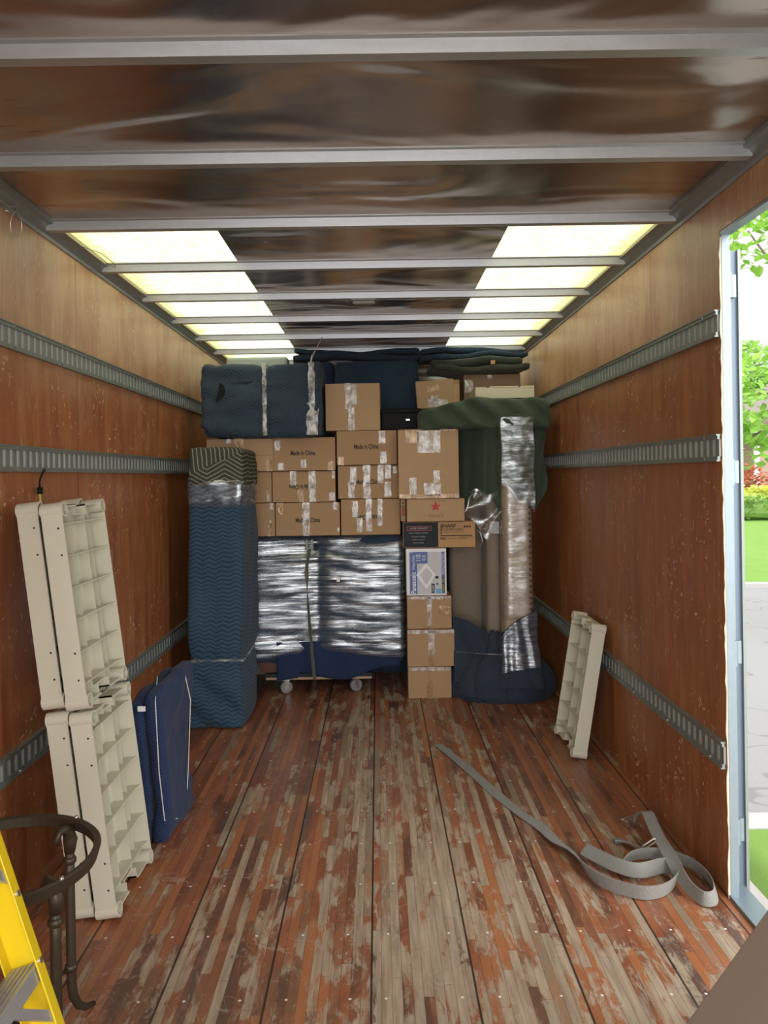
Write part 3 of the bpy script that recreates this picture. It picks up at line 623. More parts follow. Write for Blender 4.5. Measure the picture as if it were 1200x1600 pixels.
m = MB(); m.box(-.82, -.70, DY+.03, DY+.4, .145, .235); m.build('cabinet_foot', M['darkwood'], dres)
m = MB(); m.box(-.285, -.262, DY-.066, DY-.062, .77, .80); m.build('paper_label', M['whitep'], dres)
# khaki strap round the dresser
m = MB(); m.ribbon([(-.465, DY-0.097, 1.06), (-.462, DY-0.099, .98), (-.478, DY-.122, .85), (-.470, DY-.122, .60), (-.455, DY-.104, .35), (-.440, DY-0.080, .12)], [0]*6, .026, .003)
st = m.build('ratchet_strap', M['strapd'], smooth=False); tag(st, 'khaki webbing strap running down the front of the wrapped dresser', 'strap')
m = MB(); m.box(-.485, -.435, DY-.098, DY-.075, .985, 1.045); m.tube([(-.49, DY-.10, 1.03), (-.43, DY-.10, 1.03)], .009); m.tube([(-.49, DY-.10, 1.0), (-.43, DY-.10, 1.0)], .007); m.box(-.482, -.474, DY-.11, DY-.08, .97, 1.06); m.box(-.446, -.438, DY-.11, DY-.08, .97, 1.06)
m.build('ratchet_buckle', M['rail'], st, bevel=.002)
# dolly
dol = empty('furniture_dolly', (-.42, DY, 0)); tag(dol, 'wooden furniture dolly with grey casters under the wrapped dresser', 'dolly')
m = MB(); m.box(-.36, .36, .01, .08, .098, .118); m.box(-.36, .36, .36, .43, .098, .118); m.box(-.36, -.29, .08, .36, .098, .118); m.box(.29, .36, .08, .36, .098, .118); m.build('deck', M['wood'], dol, bevel=.004)
m = MB(); m.box(-.36, .36, .0, .44, .118, .142); m.build('carpet_pad', M['dark'], dol)
for cx_, cy_ in ((-.225, .045), (.25, .075), (-.225, .39), (.25, .39)):
    ca, sa = math.cos(1.15), -math.sin(1.15); m = MB(); m.tube([(cx_-.014*ca, cy_-.014*sa, .042), (cx_+.014*ca, cy_+.014*sa, .042)], .042, 20); wl = m.build('wheel', M['rubber'], dol, bevel=.004)
    m = MB(); m.tube([(cx_-.02*ca, cy_-.02*sa, .042), (cx_+.02*ca, cy_+.02*sa, .042)], .016, 14); m.build('hub', M['chrome'], wl)
    m = MB(); m.box(cx_-.028, cx_+.028, cy_-.03, cy_+.03, .090, .098); mt = Matrix.Translation((cx_, cy_, 0)) @ Matrix.Rotation(-1.15, 4, 'Z'); m.box(-.022, -.018, -.012, .012, .03, .09, mt); m.box(.018, .022, -.012, .012, .03, .09, mt); m.build('caster_fork', M['chrome'], dol)

# dark blue strapped bundle on top
m = MB()
def bw(p):
    for c in (-.735, -.43): 
        g = math.exp(-((p.x-c)/.03)**2); p.y += .018*g*(1 if p.y < 5.2 else 0); p.z += -.02*g*(1 if p.z > 2.1 else 0)
    p.z += -.02*math.sin((p.x+1.2)*4)*(1 if p.z > 2.1 else 0); p.y += .02*mnoise.noise(Vector((p.x*3, 0, p.z*12)))*(1 if p.y < 5.2 else 0)
    if p.z < 1.8: p.x += .03*(1 if p.x < -.75 else 0)
    return p
m.soft(-1.165, -.36, 5.04, 5.50, 1.742, 2.238, .018, .05, .014, 5, 11, bw)
bb = m.build('blanket_bundle', M['navy2'], smooth=True); tag(bb, 'dark blue quilt bundle with two vertical clear tape bands on top of cartons', 'wrapped furniture')
for c, wd in ((-.735, .028), (-.425, .045)):
    m = MB()
    def tp(u, v):
        if v < .8: z = 1.75+.475*(v/.8); y = 5.035+.016+.004*math.sin(z*30)
        else: z = 2.228; y = 5.05+.35*(v-.8)/.2
        return (c+(u-.5)*wd*(1+.5*mnoise.noise(Vector((v*9, c*9, 0)))+(.8 if c > -.5 and v < .35 else 0)), y-.012+.006*mnoise.noise(Vector((u*4, v*20, c))), z)
    m.grid(tp, 4, 50); m.build('tape_band', M['tape'], bb, smooth=True)
m = MB(); m.tube([(-.43, 5.03, 2.20), (-.42, 5.04, 2.26), (-.385, 5.06, 2.33), (-.355, 5.1, 2.40)], [.004, .006, .004, .003], 8); m.build('loose_tape', M['tape'], bb, smooth=True)
m = MB(); m.grid(lambda u, v: (-1.055+.05*u*(math.sin(v*math.pi)**.7)+.03*v, 5.032, 1.97+.13*v), 6, 10); m.build('torn_hole', M['black'], bb)
# items standing behind the front rows
def quilt_slab(x0, x1, y0, y1, z0, z1, mat, label, name='quilted_panel', seed=1, amp=.01, seg=.03, r=.03, cat='wrapped furniture', warp=None):
    m = MB(); m.soft(x0, x1, y0, y1, z0, z1, seg, r, amp, 5, seed, warp); o = m.build(name, M[mat], smooth=True); tag(o, label, cat); return o
quilt_slab(-.31, .315, 5.72, 5.90, 0, 2.335, 'dkblue', 'dark blue zigzag-quilted flat panel standing behind the upper cartons', 'quilted_bundle', 21)
quilt_slab(-.63, -.325, 5.73, 5.95, 0, 2.33, 'royal', 'purplish blue blanket bundle peeping between the strapped bundle and quilted panel', 'blanket_bundle', 22, .014)
m = mb_box(-1.12, -.66, 5.73, 5.88, 0, 2.375); o = m.build('sage_panel', M['sage'], bevel=.02); tag(o, 'pale sage panel top edge showing above the dark blue strapped bundle', 'panel')
m = MB(); m.box(.03, .30, 5.28, 5.56, 1.782, 1.92); m.box(.02, .31, 5.27, 5.57, 1.90, 1.935); o = m.build('black_bin', M['black'], bevel=.012); tag(o, 'black plastic bin behind the cartons below the quilted panel', 'bin')
m = MB(); m.box(.2, .225, 5.262, 5.27, 1.85, 1.86); m.build('clasp', M['chrome'], o)
quilt_slab(.33, .70, 5.64, 5.92, 0, 1.955, 'olive', 'dark blanket-covered furniture standing behind the big square carton', 'covered_furniture', 24, .01)
def fold(x0, x1, y0, y1, z0, z1, mat, label, seed):
    m = MB(); n = 2; hh = (z1-z0)/n
    for k in range(n):
        def wp(p, k=k): p.z += .012*math.sin(p.x*7+seed+k*2)+.006*math.sin(p.x*17); p.x += .02*math.sin(k*3+p.y*6); return p
        m.soft(x0+.01*k, x1-.015*k, y0+.01*k, y1, z0+hh*k, z0+hh*(k+1)+.004, .025, hh*.45, .006, 6, seed+k, wp)
    o = m.build('folded_blanket', M[mat], smooth=True); tag(o, label, 'blanket'); return o
fold(.40, 1.10, 5.56, 5.92, 2.222, 2.315, 'olive', 'folded dark olive blanket lying on the dull brown carton by right wall', 31)
o = bpy.data.objects['folded_blanket']; m = MB(); m.box(.83, .86, 5.545, 5.56, 2.27, 2.295); m.build('orange_tag', M['card_o'], o)
fold(.33, 1.12, 5.66, 5.96, 2.335, 2.405, 'dkblue', 'folded dark blue blankets wedged under the roof above the olive blanket', 33)
fold(-.62, .34, 5.74, 5.97, 2.352, 2.42, 'dkblue', 'long folded blue blanket lying on top of the zigzag-quilted panel', 35)
# foam block
m = MB(); m.box(.655, 1.045, 5.08, 5.40, 1.975, 2.045); m.box(.655, .73, 5.078, 5.402, 2.045, 2.05); m.box(.75, .94, 5.078, 5.402, 2.045, 2.055); m.box(.96, 1.045, 5.078, 5.402, 2.045, 2.055)
o = m.build('foam_block', M['foam'], bevel=.006); tag(o, 'cream foam packing block lying on the green blanket by right wall', 'foam block')

# sofa standing on end
sofa = empty('upholstered_sofa', (.8, 5.2, 0)); tag(sofa, 'linen sofa with nailhead trim standing on end in film, near right wall', 'sofa')
ox, oy = .8, 5.2
def off(m):
    for v in m.v: v.x -= ox; v.y -= oy
    return m
m = MB(); m.soft(.81, .995, 4.96, 5.28, .06, 1.90, .03, .045, .004, 4, 41); off(m).build('arm', M['linen'], sofa, smooth=True)
m = MB(); m.soft(.50, .74, 5.40, 5.56, .04, 1.90, .03, .03, .006, 4, 42); off(m).build('seat_base', M['cloth_grey'], sofa, smooth=True)
m = MB(); m.soft(.72, .81, 5.12, 5.42, .04, 1.90, .03, .03, .004, 4, 43); off(m).build('back_side', M['cloth_grey'], sofa, smooth=True)
m = MB(); m.soft(.72, 1.06, 5.28, 5.62, .04, 1.92, .04, .04, .004, 4, 44); off(m).build('sofa_frame', M['cloth_grey'], sofa, smooth=True)
nail = None
for k in range(20):
    if nail is None:
        m = MB(); m.tube([(0, 0, 0), (0, -.004, 0), (0, -.007, 0)], [.0085, .0075, .003], 10); nail = m.build('nailhead', M['brass'], sofa, smooth=True); o = nail
    else: o = nail.copy(); C.objects.link(o)
    o.location = (.975-ox, 4.952-oy, .60+.0365*k)
m = MB(); m.soft(.802, 1.004, 4.950, 5.24, .5, 1.88, .02, .05, .005, 7, 45, st=(1, 1, 2)); off(m).build('stretch_film', M['film2'], sofa, smooth=True)
m = MB(); m.box(.738, .80, 5.093, 5.098, 1.08, 1.16); off(m).build('paper_label', M['lgrey'], sofa)
# green blanket draped over the top
gb = empty('green_blanket', (.8, 5.1, 1.9))
tag(gb, 'dark green moving blanket draped over the top of the upended sofa', 'blanket')
ox, oy, oz = .8, 5.1, 1.9
def off3(m):
    for v in m.v: v.x -= ox; v.y -= oy; v.z -= oz
    return m
m = MB()
def gw(p):
    if p.x < .62: k = (.62-p.x)/.37; p.z = 1.90+(p.z-1.90)*(1-.35*k)-.045*k; p.y += .10*k
    p.z += .005*math.sin(p.x*14+p.y*5)+.003*math.sin(p.x*31); p.y += (.014*math.sin((p.x*.8+p.z)*40)+.02*mnoise.noise(Vector((p.x*6, 0, p.z*9+p.x*7)))-.12*(1.965-p.z-.09))*(1 if p.y < 5.2 else 0)
    if p.x > .98: p.z += -.02*(p.x-.98)/.15
    return p
m.soft(.28, 1.125, 4.955, 5.60, 1.775, 1.968, .014, .03, .008, 6, 51, gw)
off3(m).build('top_fold', M['green'], gb, smooth=True)
m = MB()
def cur(u, v):   # hanging curtain left of the arm
    x = .50+.32*u; zb = 1.16+.16*math.sin(u*3.0)+.04*math.sin(u*17); z = 1.84+(zb-1.84)*v
    return (x, 5.33-.27*min(1, u/.65)+.022*math.sin(u*16+v*2)*v+.04*v*(1-u), z)
m.grid(cur, 50, 30); off3(m).build('hanging_side', M['green'], gb, smooth=True, solid=.006)
m = MB()
def armc(u, v):  # over the arm, lower edge slants down to the right
    if u < .12: x = .795; y = 5.16-(.21)*(u/.12)
    elif u < .88: x = .795+.215*(u-.12)/.76; y = 4.944-.008*math.sin((u-.12)/.76*math.pi)
    else: x = 1.01; y = 4.95+.28*(u-.88)/.12
    t = min(1, max(0, (x-.80)/.2)); zb = 1.42-.18*t+(.02*math.sin(t*9)); z = 1.86+(zb-1.86)*v
    return (x+.004*math.sin(z*20), y-.004*math.sin(z*16+u*5), z)
m.grid(armc, 40, 30); off3(m).build('arm_cover', M['green'], gb, smooth=True, solid=.006)
m = MB(); m.grid(lambda u, v: (1.02+.09*u+.01*math.sin(v*9), 4.99+.08*u+.015*math.sin(v*7+u*4), 1.86-.62*v*(1-.2*u)), 8, 24); off3(m).build('right_fold', M['green'], gb, smooth=True, solid=.006)
m = MB()
def armf(u, v):
    x, y, z = armc(u, v); return (x+(.003 if u > .5 else -.003), y-.012-.004*mnoise.noise(Vector((u*6, z*30, 0))), z-.02)
m.grid(armf, 60, 60); off3(m).build('film_wrap', M['film2'], gb, smooth=True)
m = MB()
def ff(u, v): return (.60+.24*u+.03*math.sin(v*6), 5.045+.02*math.sin(u*8+v*7), 1.36-.30*v*(.55+.45*math.sin(u*2.6))+.02*math.sin(u*9))
m.grid(ff, 24, 24); off3(m).build('torn_film', M['filmp'], gb, smooth=True)
m = MB(); m.tube([(.645, 5.03, 1.36), (.60, 5.01, 1.33), (.585, 5.0, 1.27), (.57, 5.0, 1.235), (.553, 5.0, 1.215)], [.002, .007, .008, .006, .002], 8); m.tube([(.62, 5.0, 1.13), (.665, 4.99, 1.09), (.675, 4.99, 1.04), (.655, 4.99, .995)], [.002, .006, .007, .002], 8)
off3(m).build('film_shred', M['filmp'], gb, smooth=True)
# navy blanket bunched at the foot
m = MB()
def heap(u, v):
    a = 2*math.pi*u; c, q = math.cos(a), math.sin(a)
    w_ = mnoise.noise(Vector((c*1.4, q*1.4, 3.3)))
    prof = [(1.0, 0), (1.08, .035), (1.09, .10), (1.02, .17), (.84, .235), (.62, .27), (.46, .33), (.40, .42)]
    f = v*(len(prof)-1); i = min(int(f), len(prof)-2); f -= i
    r_ = prof[i][0]*(1-f)+prof[i+1][0]*f; z = prof[i][1]*(1-f)+prof[i+1][1]*f
    fold = abs(math.sin(a*4.5+v*1.6+w_*3.0)); r_ *= 1+.10*w_-(.17*(1-fold)**2)*min(1, v*2.2)
    z *= 1+.18*w_+.10*(fold-.5)*min(1, v*2); x = .815+.325*r_*c*(1.04 if c < 0 else 1.03); y = 5.15+.225*r_*q
    return (min(x, 1.16), y+.008*mnoise.noise(Vector((x*14, y*14, z*14))), max(0, z))
m.grid(heap, 160, 42)
nb_ = m.build('moving_blanket', M['navy3'], smooth=True, solid=.006); tag(nb_, 'navy quilted blanket bunched on the floor around the foot of the upended sofa', 'blanket')
m = MB()
def sock(u, v):
    if u < .18: x = .785; y = 5.22-.28*(u/.18)
    elif u < .86: x = .785+.225*(u-.18)/.68; y = 4.937-.012*math.sin((u-.18)/.68*math.pi)
    else: x = 1.012; y = 4.95+.25*(u-.86)/.14
    t = min(1, max(0, (x-.785)/.22)); zt = .43+.165*t**.6; z = .10+(zt-.10)*v; sp = .035*(1-v)**2
    return (x+(sp if t > .5 else -sp)+.004*math.sin(z*25+u*8), y-sp-.006*math.sin(u*25+z*6)*(1-v*.6), z)
m.grid(sock, 50, 26); m.build('leg_wrap', M['navy3'], nb_, smooth=True, solid=.008)
m = MB(); m.grid(lambda u, v: tuple(a+b_ for a, b_ in zip(sock(u, .28+v*.72), (0, -.013-.001*mnoise.noise(Vector((u*9, v*14, 0))), 0))), 40, 40); m.build('film_wrap', M['film2'], nb_, smooth=True)
m = MB()
def flap(u, v):
    x = .485+.335*u; zt = .53-.06*u-.16*u*u; z = .12+(zt-.12)*v
    return (x, 5.0+.12*v+.05*math.sin(u*3)*(1-v)+.012*math.sin(u*12+v*5), z)
m.grid(flap, 36, 24); m.build('side_flap', M['navy3'], nb_, smooth=True, solid=.01)
m = MB(); m.tube([(.49, 4.985, .325), (.62, 4.95, .32), (.78, 4.925, .315), (.9, 4.918, .318), (1.02, 4.94, .33)], .003, 6); m.build('film_strand', M['filmp'], nb_)

# royal blue wrapped panels leaning left
m = MB()
def rw(p):
    t = (p.y-3.09)/.4; p.z *= 1+.10*max(0, t) if p.z > .3 else 1
    p.x += .03*t*(p.z/.6)-.02*(p.z/.6)+.012*math.sin(p.z*9+p.y*6); p.z += .006*math.sin(p.y*30)*(1 if p.z > .5 else 0); return p
m.soft(-.995, -.935, 3.09, 3.47, 0, .575, .018, .02, .010, 6, 71, rw, floor=0)
rp = m.build('quilted_bundle', M['royal'], smooth=True); tag(rp, 'flat panel in royal blue quilt nearest the left wall, behind white shelves', 'wrapped furniture')
m = MB(); m.soft(-.930, -.865, 3.10, 3.49, 0, .60, .018, .02, .010, 6, 72, rw, floor=0)
rp2 = m.build('quilted_bundle', M['royal'], smooth=True); tag(rp2, 'flat panel in royal blue quilt facing the open floor, behind white shelves', 'wrapped furniture')
m = MB(); m.tube([(-.953, 3.28, .63), (-.905, 3.08, .585), (-.895, 3.083, .3), (-.878, 3.092, .10), (-.855, 3.2, .06)], .0022, 6); m.tube([(-.86, 3.36, .64), (-.838, 3.38, .5), (-.85, 3.37, .2), (-.86, 3.36, .03)], .0022, 6)
m.build('twine', M['twine'], rp2)
m = MB(); m.box(-.975, -.945, 3.075, 3.082, .545, .565); m.build('clear_tape', M['whitep'], rp)

# ================================================================ plastic shelves
def make_shelf():
    L, Wd, T = .695, .40, .070
    m = MB()   # local: x 0..T (0 = deck face), y 0..W, z 0..L
    m.box(0, .006, .01, Wd-.01, .01, L-.01)
    for y0_ in (0, Wd-.006): m.box(0, T, y0_, y0_+.006, .03, L-.03)
    for z0_ in (.012, L-.018):
        m.box(0, T*.9, .05, .15, z0_, z0_+.006); m.box(0, T*.9, .25, .35, z0_, z0_+.006); m.box(0, T*.62, .15, .25, z0_+(.03 if z0_ < .3 else -.03), z0_+.006+(.03 if z0_ < .3 else -.03))
        for yy in (.147, .25): m.box(0, T*.8, yy, yy+.005, min(z0_, z0_+(.03 if z0_ < .3 else -.03)), max(z0_+.006, z0_+.006+(.03 if z0_ < .3 else -.03)))
    s = m.build('plastic_shelf', M['plastic'])
    m = MB(); nz = 6; zs = [.075+k*(L-.15)/(nz-1) for k in range(nz)]
    for z in zs:
        poly = [(.006, 0), (Wd-.006, 0), (Wd-.006, T*.98), (Wd-.05, T*.80), (.05, T*.80), (.006, T*.98)]
        m.add([(b, a, z) for a, b in poly]+[(b, a, z+.004) for a, b in poly], [(0, 1, 2, 3, 4, 5), (11, 10, 9, 8, 7, 6)]+[(i, (i+6), (i+1) % 6+6, (i+1) % 6) for i in range(6)])
    m.build('cross_rib', M['plastic'], s)
    m = MB()
    for y in (.13, .255): m.box(.005, T*.62, y, y+.004, .03, L-.03)
    m.box(.005, T*.45, .33, .334, .03, L-.03)
    m.build('long_rib', M['plastic'], s)
    first = None
    for (y, z) in ((.022, .024), (Wd-.022, .024), (.022, L-.024), (Wd-.022, L-.024)):
        m = MB(); n = 20; ro_, ri = .0255, .019
        V = []; F = []
        for k in range(n):
            c, q = math.cos(2*math.pi*k/n), math.sin(2*math.pi*k/n)
            V += [(-.002, ro_*c, ro_*q), (T+.004, ro_*c, ro_*q), (T+.004, ri*c, ri*q), (.012, ri*c, ri*q)]
        for k in range(n):
            a = 4*k; b = 4*((k+1) % n)
            for j in range(3): F.append((a+j, b+j, b+j+1, a+j+1))
        F.append([4*k for k in range(n)]); F.append([4*k+3 for k in range(n)][::-1])
        m.add(V, F)
        if first is None: first = m.build('corner_socket', M['plastic'], s, smooth=False); o = first
        else: o = first.copy(); C.objects.link(o)
        o.location = (0, y, z)
    m = MB()
    for z in (.10, .19, .52, .61): m.tube([(T*.75, -.0008, z), (T*.75, .002, z)], .0035, 8)
    m.build('peg_hole', M['black'], s)
    return s
sh = make_shelf(); th = R(-6.8); cs, sn = math.cos(th), math.sin(th)
def place_shelf(o, x, y, z, ry, rz, label):
    o.location = (x, y, z); o.rotation_euler = (0, ry, rz); tag(o, label, 'plastic shelf', 'ribbed plastic shelves')
X0 = -1.038
place_shelf(sh, X0, 2.56, .003, th, 0, 'cream ribbed plastic shelf nearest the wall, lower pair leaning at left')
o = tree_copy(sh); place_shelf(o, X0+.082, 2.555, .003, th, 0, 'cream ribbed plastic shelf with ribs showing, lower pair leaning at left')
dx_, dz_ = sn*.705, cs*.705
o = tree_copy(sh); place_shelf(o, X0+dx_-.006, 2.56, dz_+.006, th, 0, 'cream ribbed plastic shelf nearest the wall, upper pair at left')
o = tree_copy(sh); place_shelf(o, X0+.078+dx_, 2.552, dz_+.004, th, 0, 'cream ribbed plastic shelf with ribs showing, upper pair at left')
o = tree_copy(sh); place_shelf(o, 1.045, 4.33, .003, R(-9.5), R(180), 'single cream ribbed plastic shelf leaning on the right wall')
sh.location.z = .003

# cord with clip hanging from the middle left rail
m = MB(); p = [at(88, 733, 2.93), at(92, 741, 2.9), at(97, 752, 2.88), at(97, 763, 2.88)]
for q in p: q.x = XL+.022
m.tube(p, .0035, 8); o = m.build('hanging_cord', M['black'], smooth=True); tag(o, 'short black cord hooked on the middle left rail above the white shelves', 'cord')
q = p[-1]; m = MB(); m.box(q.x-.006, q.x+.008, q.y-.012, q.y+.014, q.z-.02, q.z+.006); m.build('clip', M['black'], o, bevel=.003)
m = MB(); m.tube([q+Vector((0, 0, -.02)), q+Vector((0, .006, -.05)), q+Vector((.002, -.002, -.085))], .0035, 6); m.build('yellow_tie', M['yel'], o)
# wire loop at upper left
m = MB(); c = Vector((XL+.02, 2.70, 2.395)); m.tube([c+Vector((.004, -.16, .035)), c+Vector((.008, -.05, .03)), c+Vector((.01, 0, .045)), c+Vector((.008, .01, .02)), c+Vector((.004, -.06, .012))], .003, 6)
m.tube([c+Vector((.012+.006*math.sin(a), .04*math.cos(a), -.02+.045*math.sin(a))) for a in [2*math.pi*k/20 for k in range(20)]], .0018, 6, closed=True)
o = m.build('wire_hook', M['chrome'], smooth=True); tag(o, 'bent wire hook with a loop hanging under the left roof rail', 'hook')
m = MB(); c = Vector((-1.235, 3.43, 2.43)); m.tube([c+Vector((0, -.2, .03)), c+Vector((.06, -.12, .02)), c+Vector((.085, -.03, .0)), c+Vector((.06, .06, .01)), c+Vector((.01, .1, .03))], .0018, 6)
o = m.build('thin_wire', M['rail'], smooth=True); tag(o, 'thin loose wire curving across the left translucent roof strip', 'wire')
# roof lamp on the fifth bow
lamp = empty('ceiling_lamp', (-.062, 4.195, H-.038)); tag(lamp, 'small oval marker lamp fixed under a middle roof bow', 'lamp')
m = MB(); m.soft(-.075, .075, -.026, .026, -.012, 0, .01, .005, 0, 1, 1); m.build('lamp_base', M['rail'], lamp, smooth=True)
m = MB(); m.soft(-.062, .062, -.02, .02, -.030, -.010, .008, .009, 0, 1, 1); m.build('lens', M['mgrey'], lamp, smooth=True)
# screws on the plywood are in the material

# ================================================================ cargo straps on the floor
m = MB()
T_ = [(684, 1163), (706, 1180), (740, 1209), (775, 1240), (812, 1270), (845, 1293), (868, 1318), (892, 1336)]
pts = [fl(a, b, .004) for a, b in T_]
pts[5].z = .007; pts[6].z = .014; pts[7].z = .02
more = [((912, 1352), .030, 60), ((935, 1373), .03, 80), ((970, 1387), .03, 82), ((1010, 1395), .03, 84), ((1042, 1388), .03, 80), ((1058, 1368), .032, 75), ((1040, 1352), .036, 70), ((1000, 1360), .040, 62), ((965, 1352), .04, 55), ((935, 1338), .038, 45), ((912, 1326), .036, 35)]
ang = [4, 2, 0, -4, 4, -6, 12, 30]
for (px, py), z, a in more: pts.append(fl(px, py, z)); ang.append(a)
m.ribbon(pts, ang, .05, .0028, 8)
o = m.build('cargo_strap', M['strap'], smooth=False); tag(o, 'long grey webbing strap trailing across the floor into a loose loop', 'strap', 'grey cargo straps on the floor')
m = MB()
L2 = [((968, 1352), .035, 60), ((985, 1338), .035, 72), ((1015, 1333), .037, 78), ((1050, 1338), .038, 80), ((1085, 1352), .036, 78), ((1112, 1376), .032, 74), ((1118, 1400), .03, 75), ((1100, 1404), .03, 82), ((1078, 1388), .032, 80), ((1060, 1362), .05, 60), ((1052, 1345), .062, 30), ((1040, 1325), .066, 8), ((1028, 1305), .07, 0), ((1018, 1283), .085, 0), ((1010, 1268), .095, 0), ((1000, 1272), .06, 10), ((990, 1280), .03, 20)]
m.ribbon([fl(a, b, z) for (a, b), z, g in L2], [g for _, _, g in L2], .048, .0028, 8)
o2 = m.build('cargo_strap', M['strap']); tag(o2, 'grey webbing strap looped by right wall with metal end fittings', 'strap', 'grey cargo straps on the floor')
q = fl(985, 1285, .012); m = MB(); m.box(-.03, .03, -.018, .018, -.01, .014); m.tube([(-.035, -.016, .015), (.03, -.016, .018)], .005, 8); m.tube([(-.035, .016, .012), (.03, .016, .016)], .005, 8)
b = m.build('end_fitting', M['chrome'], o2, bevel=.002, loc=q); b.rotation_euler = (0, 0, .4)
m = MB(); L3 = [((968, 1313), .012, 8), ((985, 1318), .02, 20), ((1003, 1325), .03, 30), ((1020, 1330), .035, 30), ((1038, 1338), .035, 20)]
m.ribbon([fl(a, b_, z) for (a, b_), z, g in L3], [g for _, _, g in L3], .04, .0028, 8); m.build('short_tail', M['strap'], o2)
q = fl(1016, 1318, .045); m = MB(); m.tube([(-.025, -.02, .02), (.025, -.02, .02)], .005, 8); m.tube([(-.025, .02, -.02), (.025, .02, -.02)], .005, 8); m.tube([(-.025, -.02, .02), (-.025, .02, -.02)], .004, 8); m.tube([(.025, -.02, .02), (.025, .02, -.02)], .004, 8)
b = m.build('cam_buckle', M['chrome'], o2, bevel=.002, loc=q); b.rotation_euler = (0, .5, .9)
q = fl(965, 1313, .012); m = MB(); m.box(-.014, .014, -.012, .012, -.008, .006); b = m.build('hook', M['rail'], o2, bevel=.002, loc=q)

# ================================================================ iron stand
SC = Vector((-.95, 1.90, 0)); SR_ = .222; SZ = .535
stand = empty('iron_stand', SC); tag(stand, 'bronze iron ring stand with curled feet in front of the white shelves', 'stand')
m = MB(); n = 64
for k in range(n):
    a0, a1 = 2*math.pi*k/n, 2*math.pi*(k+1)/n
    r0, r1, r2 = SR_, SR_+.007, SR_+.016
    V = []
    for a in (a0, a1):
        c, q = math.cos(a), math.sin(a); V += [(r0*c, r0*q, SZ-.014), (r1*c, r1*q, SZ-.018), (r2*c, r2*q, SZ+.012), ((r2-.004)*c, (r2-.004)*q, SZ+.016), (r0*c-.002*c, r0*q-.002*q, SZ+.012)]
    m.add(V, [(i, (i+1) % 5, (i+1) % 5+5, i+5) for i in range(5)])
m.build('ring', M['iron'], stand, smooth=False)
for deg in (62, -30, 150, 242):
    a = R(deg); d_ = Vector((math.cos(a), math.sin(a), 0)); rr = SR_-.012
    lg = MB(); P_ = [d_*rr+Vector((0, 0, SZ-.055)), d_*rr+Vector((0, 0, .40)), d_*rr+Vector((0, 0, .20)), d_*rr+Vector((0, 0, .11)), d_*(rr+.006)+Vector((0, 0, .07)), d_*(rr+.022)+Vector((0, 0, .038)), d_*(rr+.045)+Vector((0, 0, .018)), d_*(rr+.075)+Vector((0, 0, .010))]
    lg.tube(P_, [.0125, .0125, .013, .013, .0125, .011, .0095, .007], 12)
    for z in (.155, .445): lg.tube([d_*rr+Vector((0, 0, z-.010)), d_*rr+Vector((0, 0, z-.005)), d_*rr+Vector((0, 0, z+.005)), d_*rr+Vector((0, 0, z+.010))], [.0135, .0175, .0175, .0135], 12)
    l = lg.build('leg', M['iron'], stand, smooth=True)
    lf = MB(); lf.tube([d_*rr+Vector((0, 0, SZ-.07)), d_*(rr+.003)+Vector((0, 0, SZ-.035)), d_*(rr-.004)+Vector((0, 0, SZ-.008)), d_*(rr-.030)+Vector((0, 0, SZ+.000)), d_*(rr-.042)+Vector((0, 0, SZ-.02)), d_*(rr-.034)+Vector((0, 0, SZ-.034))], [.014, .019, .016, .011, .009, .005], 10); lf.build('leaf_bracket', M['iron'], l, smooth=True)
    rb = MB(); rb.tube([d_*(SR_+.012)+Vector((0, 0, SZ+.014)), d_*(SR_+.012)+Vector((0, 0, SZ+.021))], [.007, .004], 10); rb.build('rivet', M['chrome'], l, smooth=True)
    stt = MB(); stt.tube([d_*rr+Vector((0, 0, .155)), d_*(rr*.5)+Vector((0, 0, .150)), Vector((0, 0, .150))], .006, 8); stt.build('stretcher', M['iron'], stand, smooth=True)

# ================================================================ yellow ladder leaning on the left wall
lad = empty('yellow_ladder', (-.557, 1.28, 0)); tag(lad, 'yellow fibreglass ladder with aluminium rungs leaning on the left wall', 'ladder')
la = math.atan(.32); lad.rotation_euler = (0, -la, 0); LL = 2.08
for yy, s_ in ((.32, -1), (-.32, 1)):
    m = MB(); w0 = -.072
    m.box(w0, 0, min(yy, yy+s_*.004), max(yy, yy+s_*.004), .02, LL)          # web
    m.box(-.004, 0, min(yy, yy+s_*.028), max(yy, yy+s_*.028), .02, LL); m.box(w0, w0+.004, min(yy, yy+s_*.028), max(yy, yy+s_*.028), .02, LL)
    rl = m.build('side_rail', M['yellow'], lad, bevel=.0015)
    m = MB(); m.box(w0-.006, .006, min(yy-.004, yy+s_*.034), max(yy+.004, yy+s_*.034), 0, .03); m.build('rubber_foot', M['black'], rl, bevel=.003)
    m = MB()
    for z in (.355, .51, .655, .81, .955, 1.11):
        for xx in (-.012,):
            m.tube([(-.02, yy-s_*.001, z), (-.02, yy-s_*.004, z)], .006, 10)
            m.tube([(.0, yy+s_*.014, z+.0), (.004, yy+s_*.014, z)], .0065, 10)
    m.build('rivet', M['chrome'], rl)
first = None
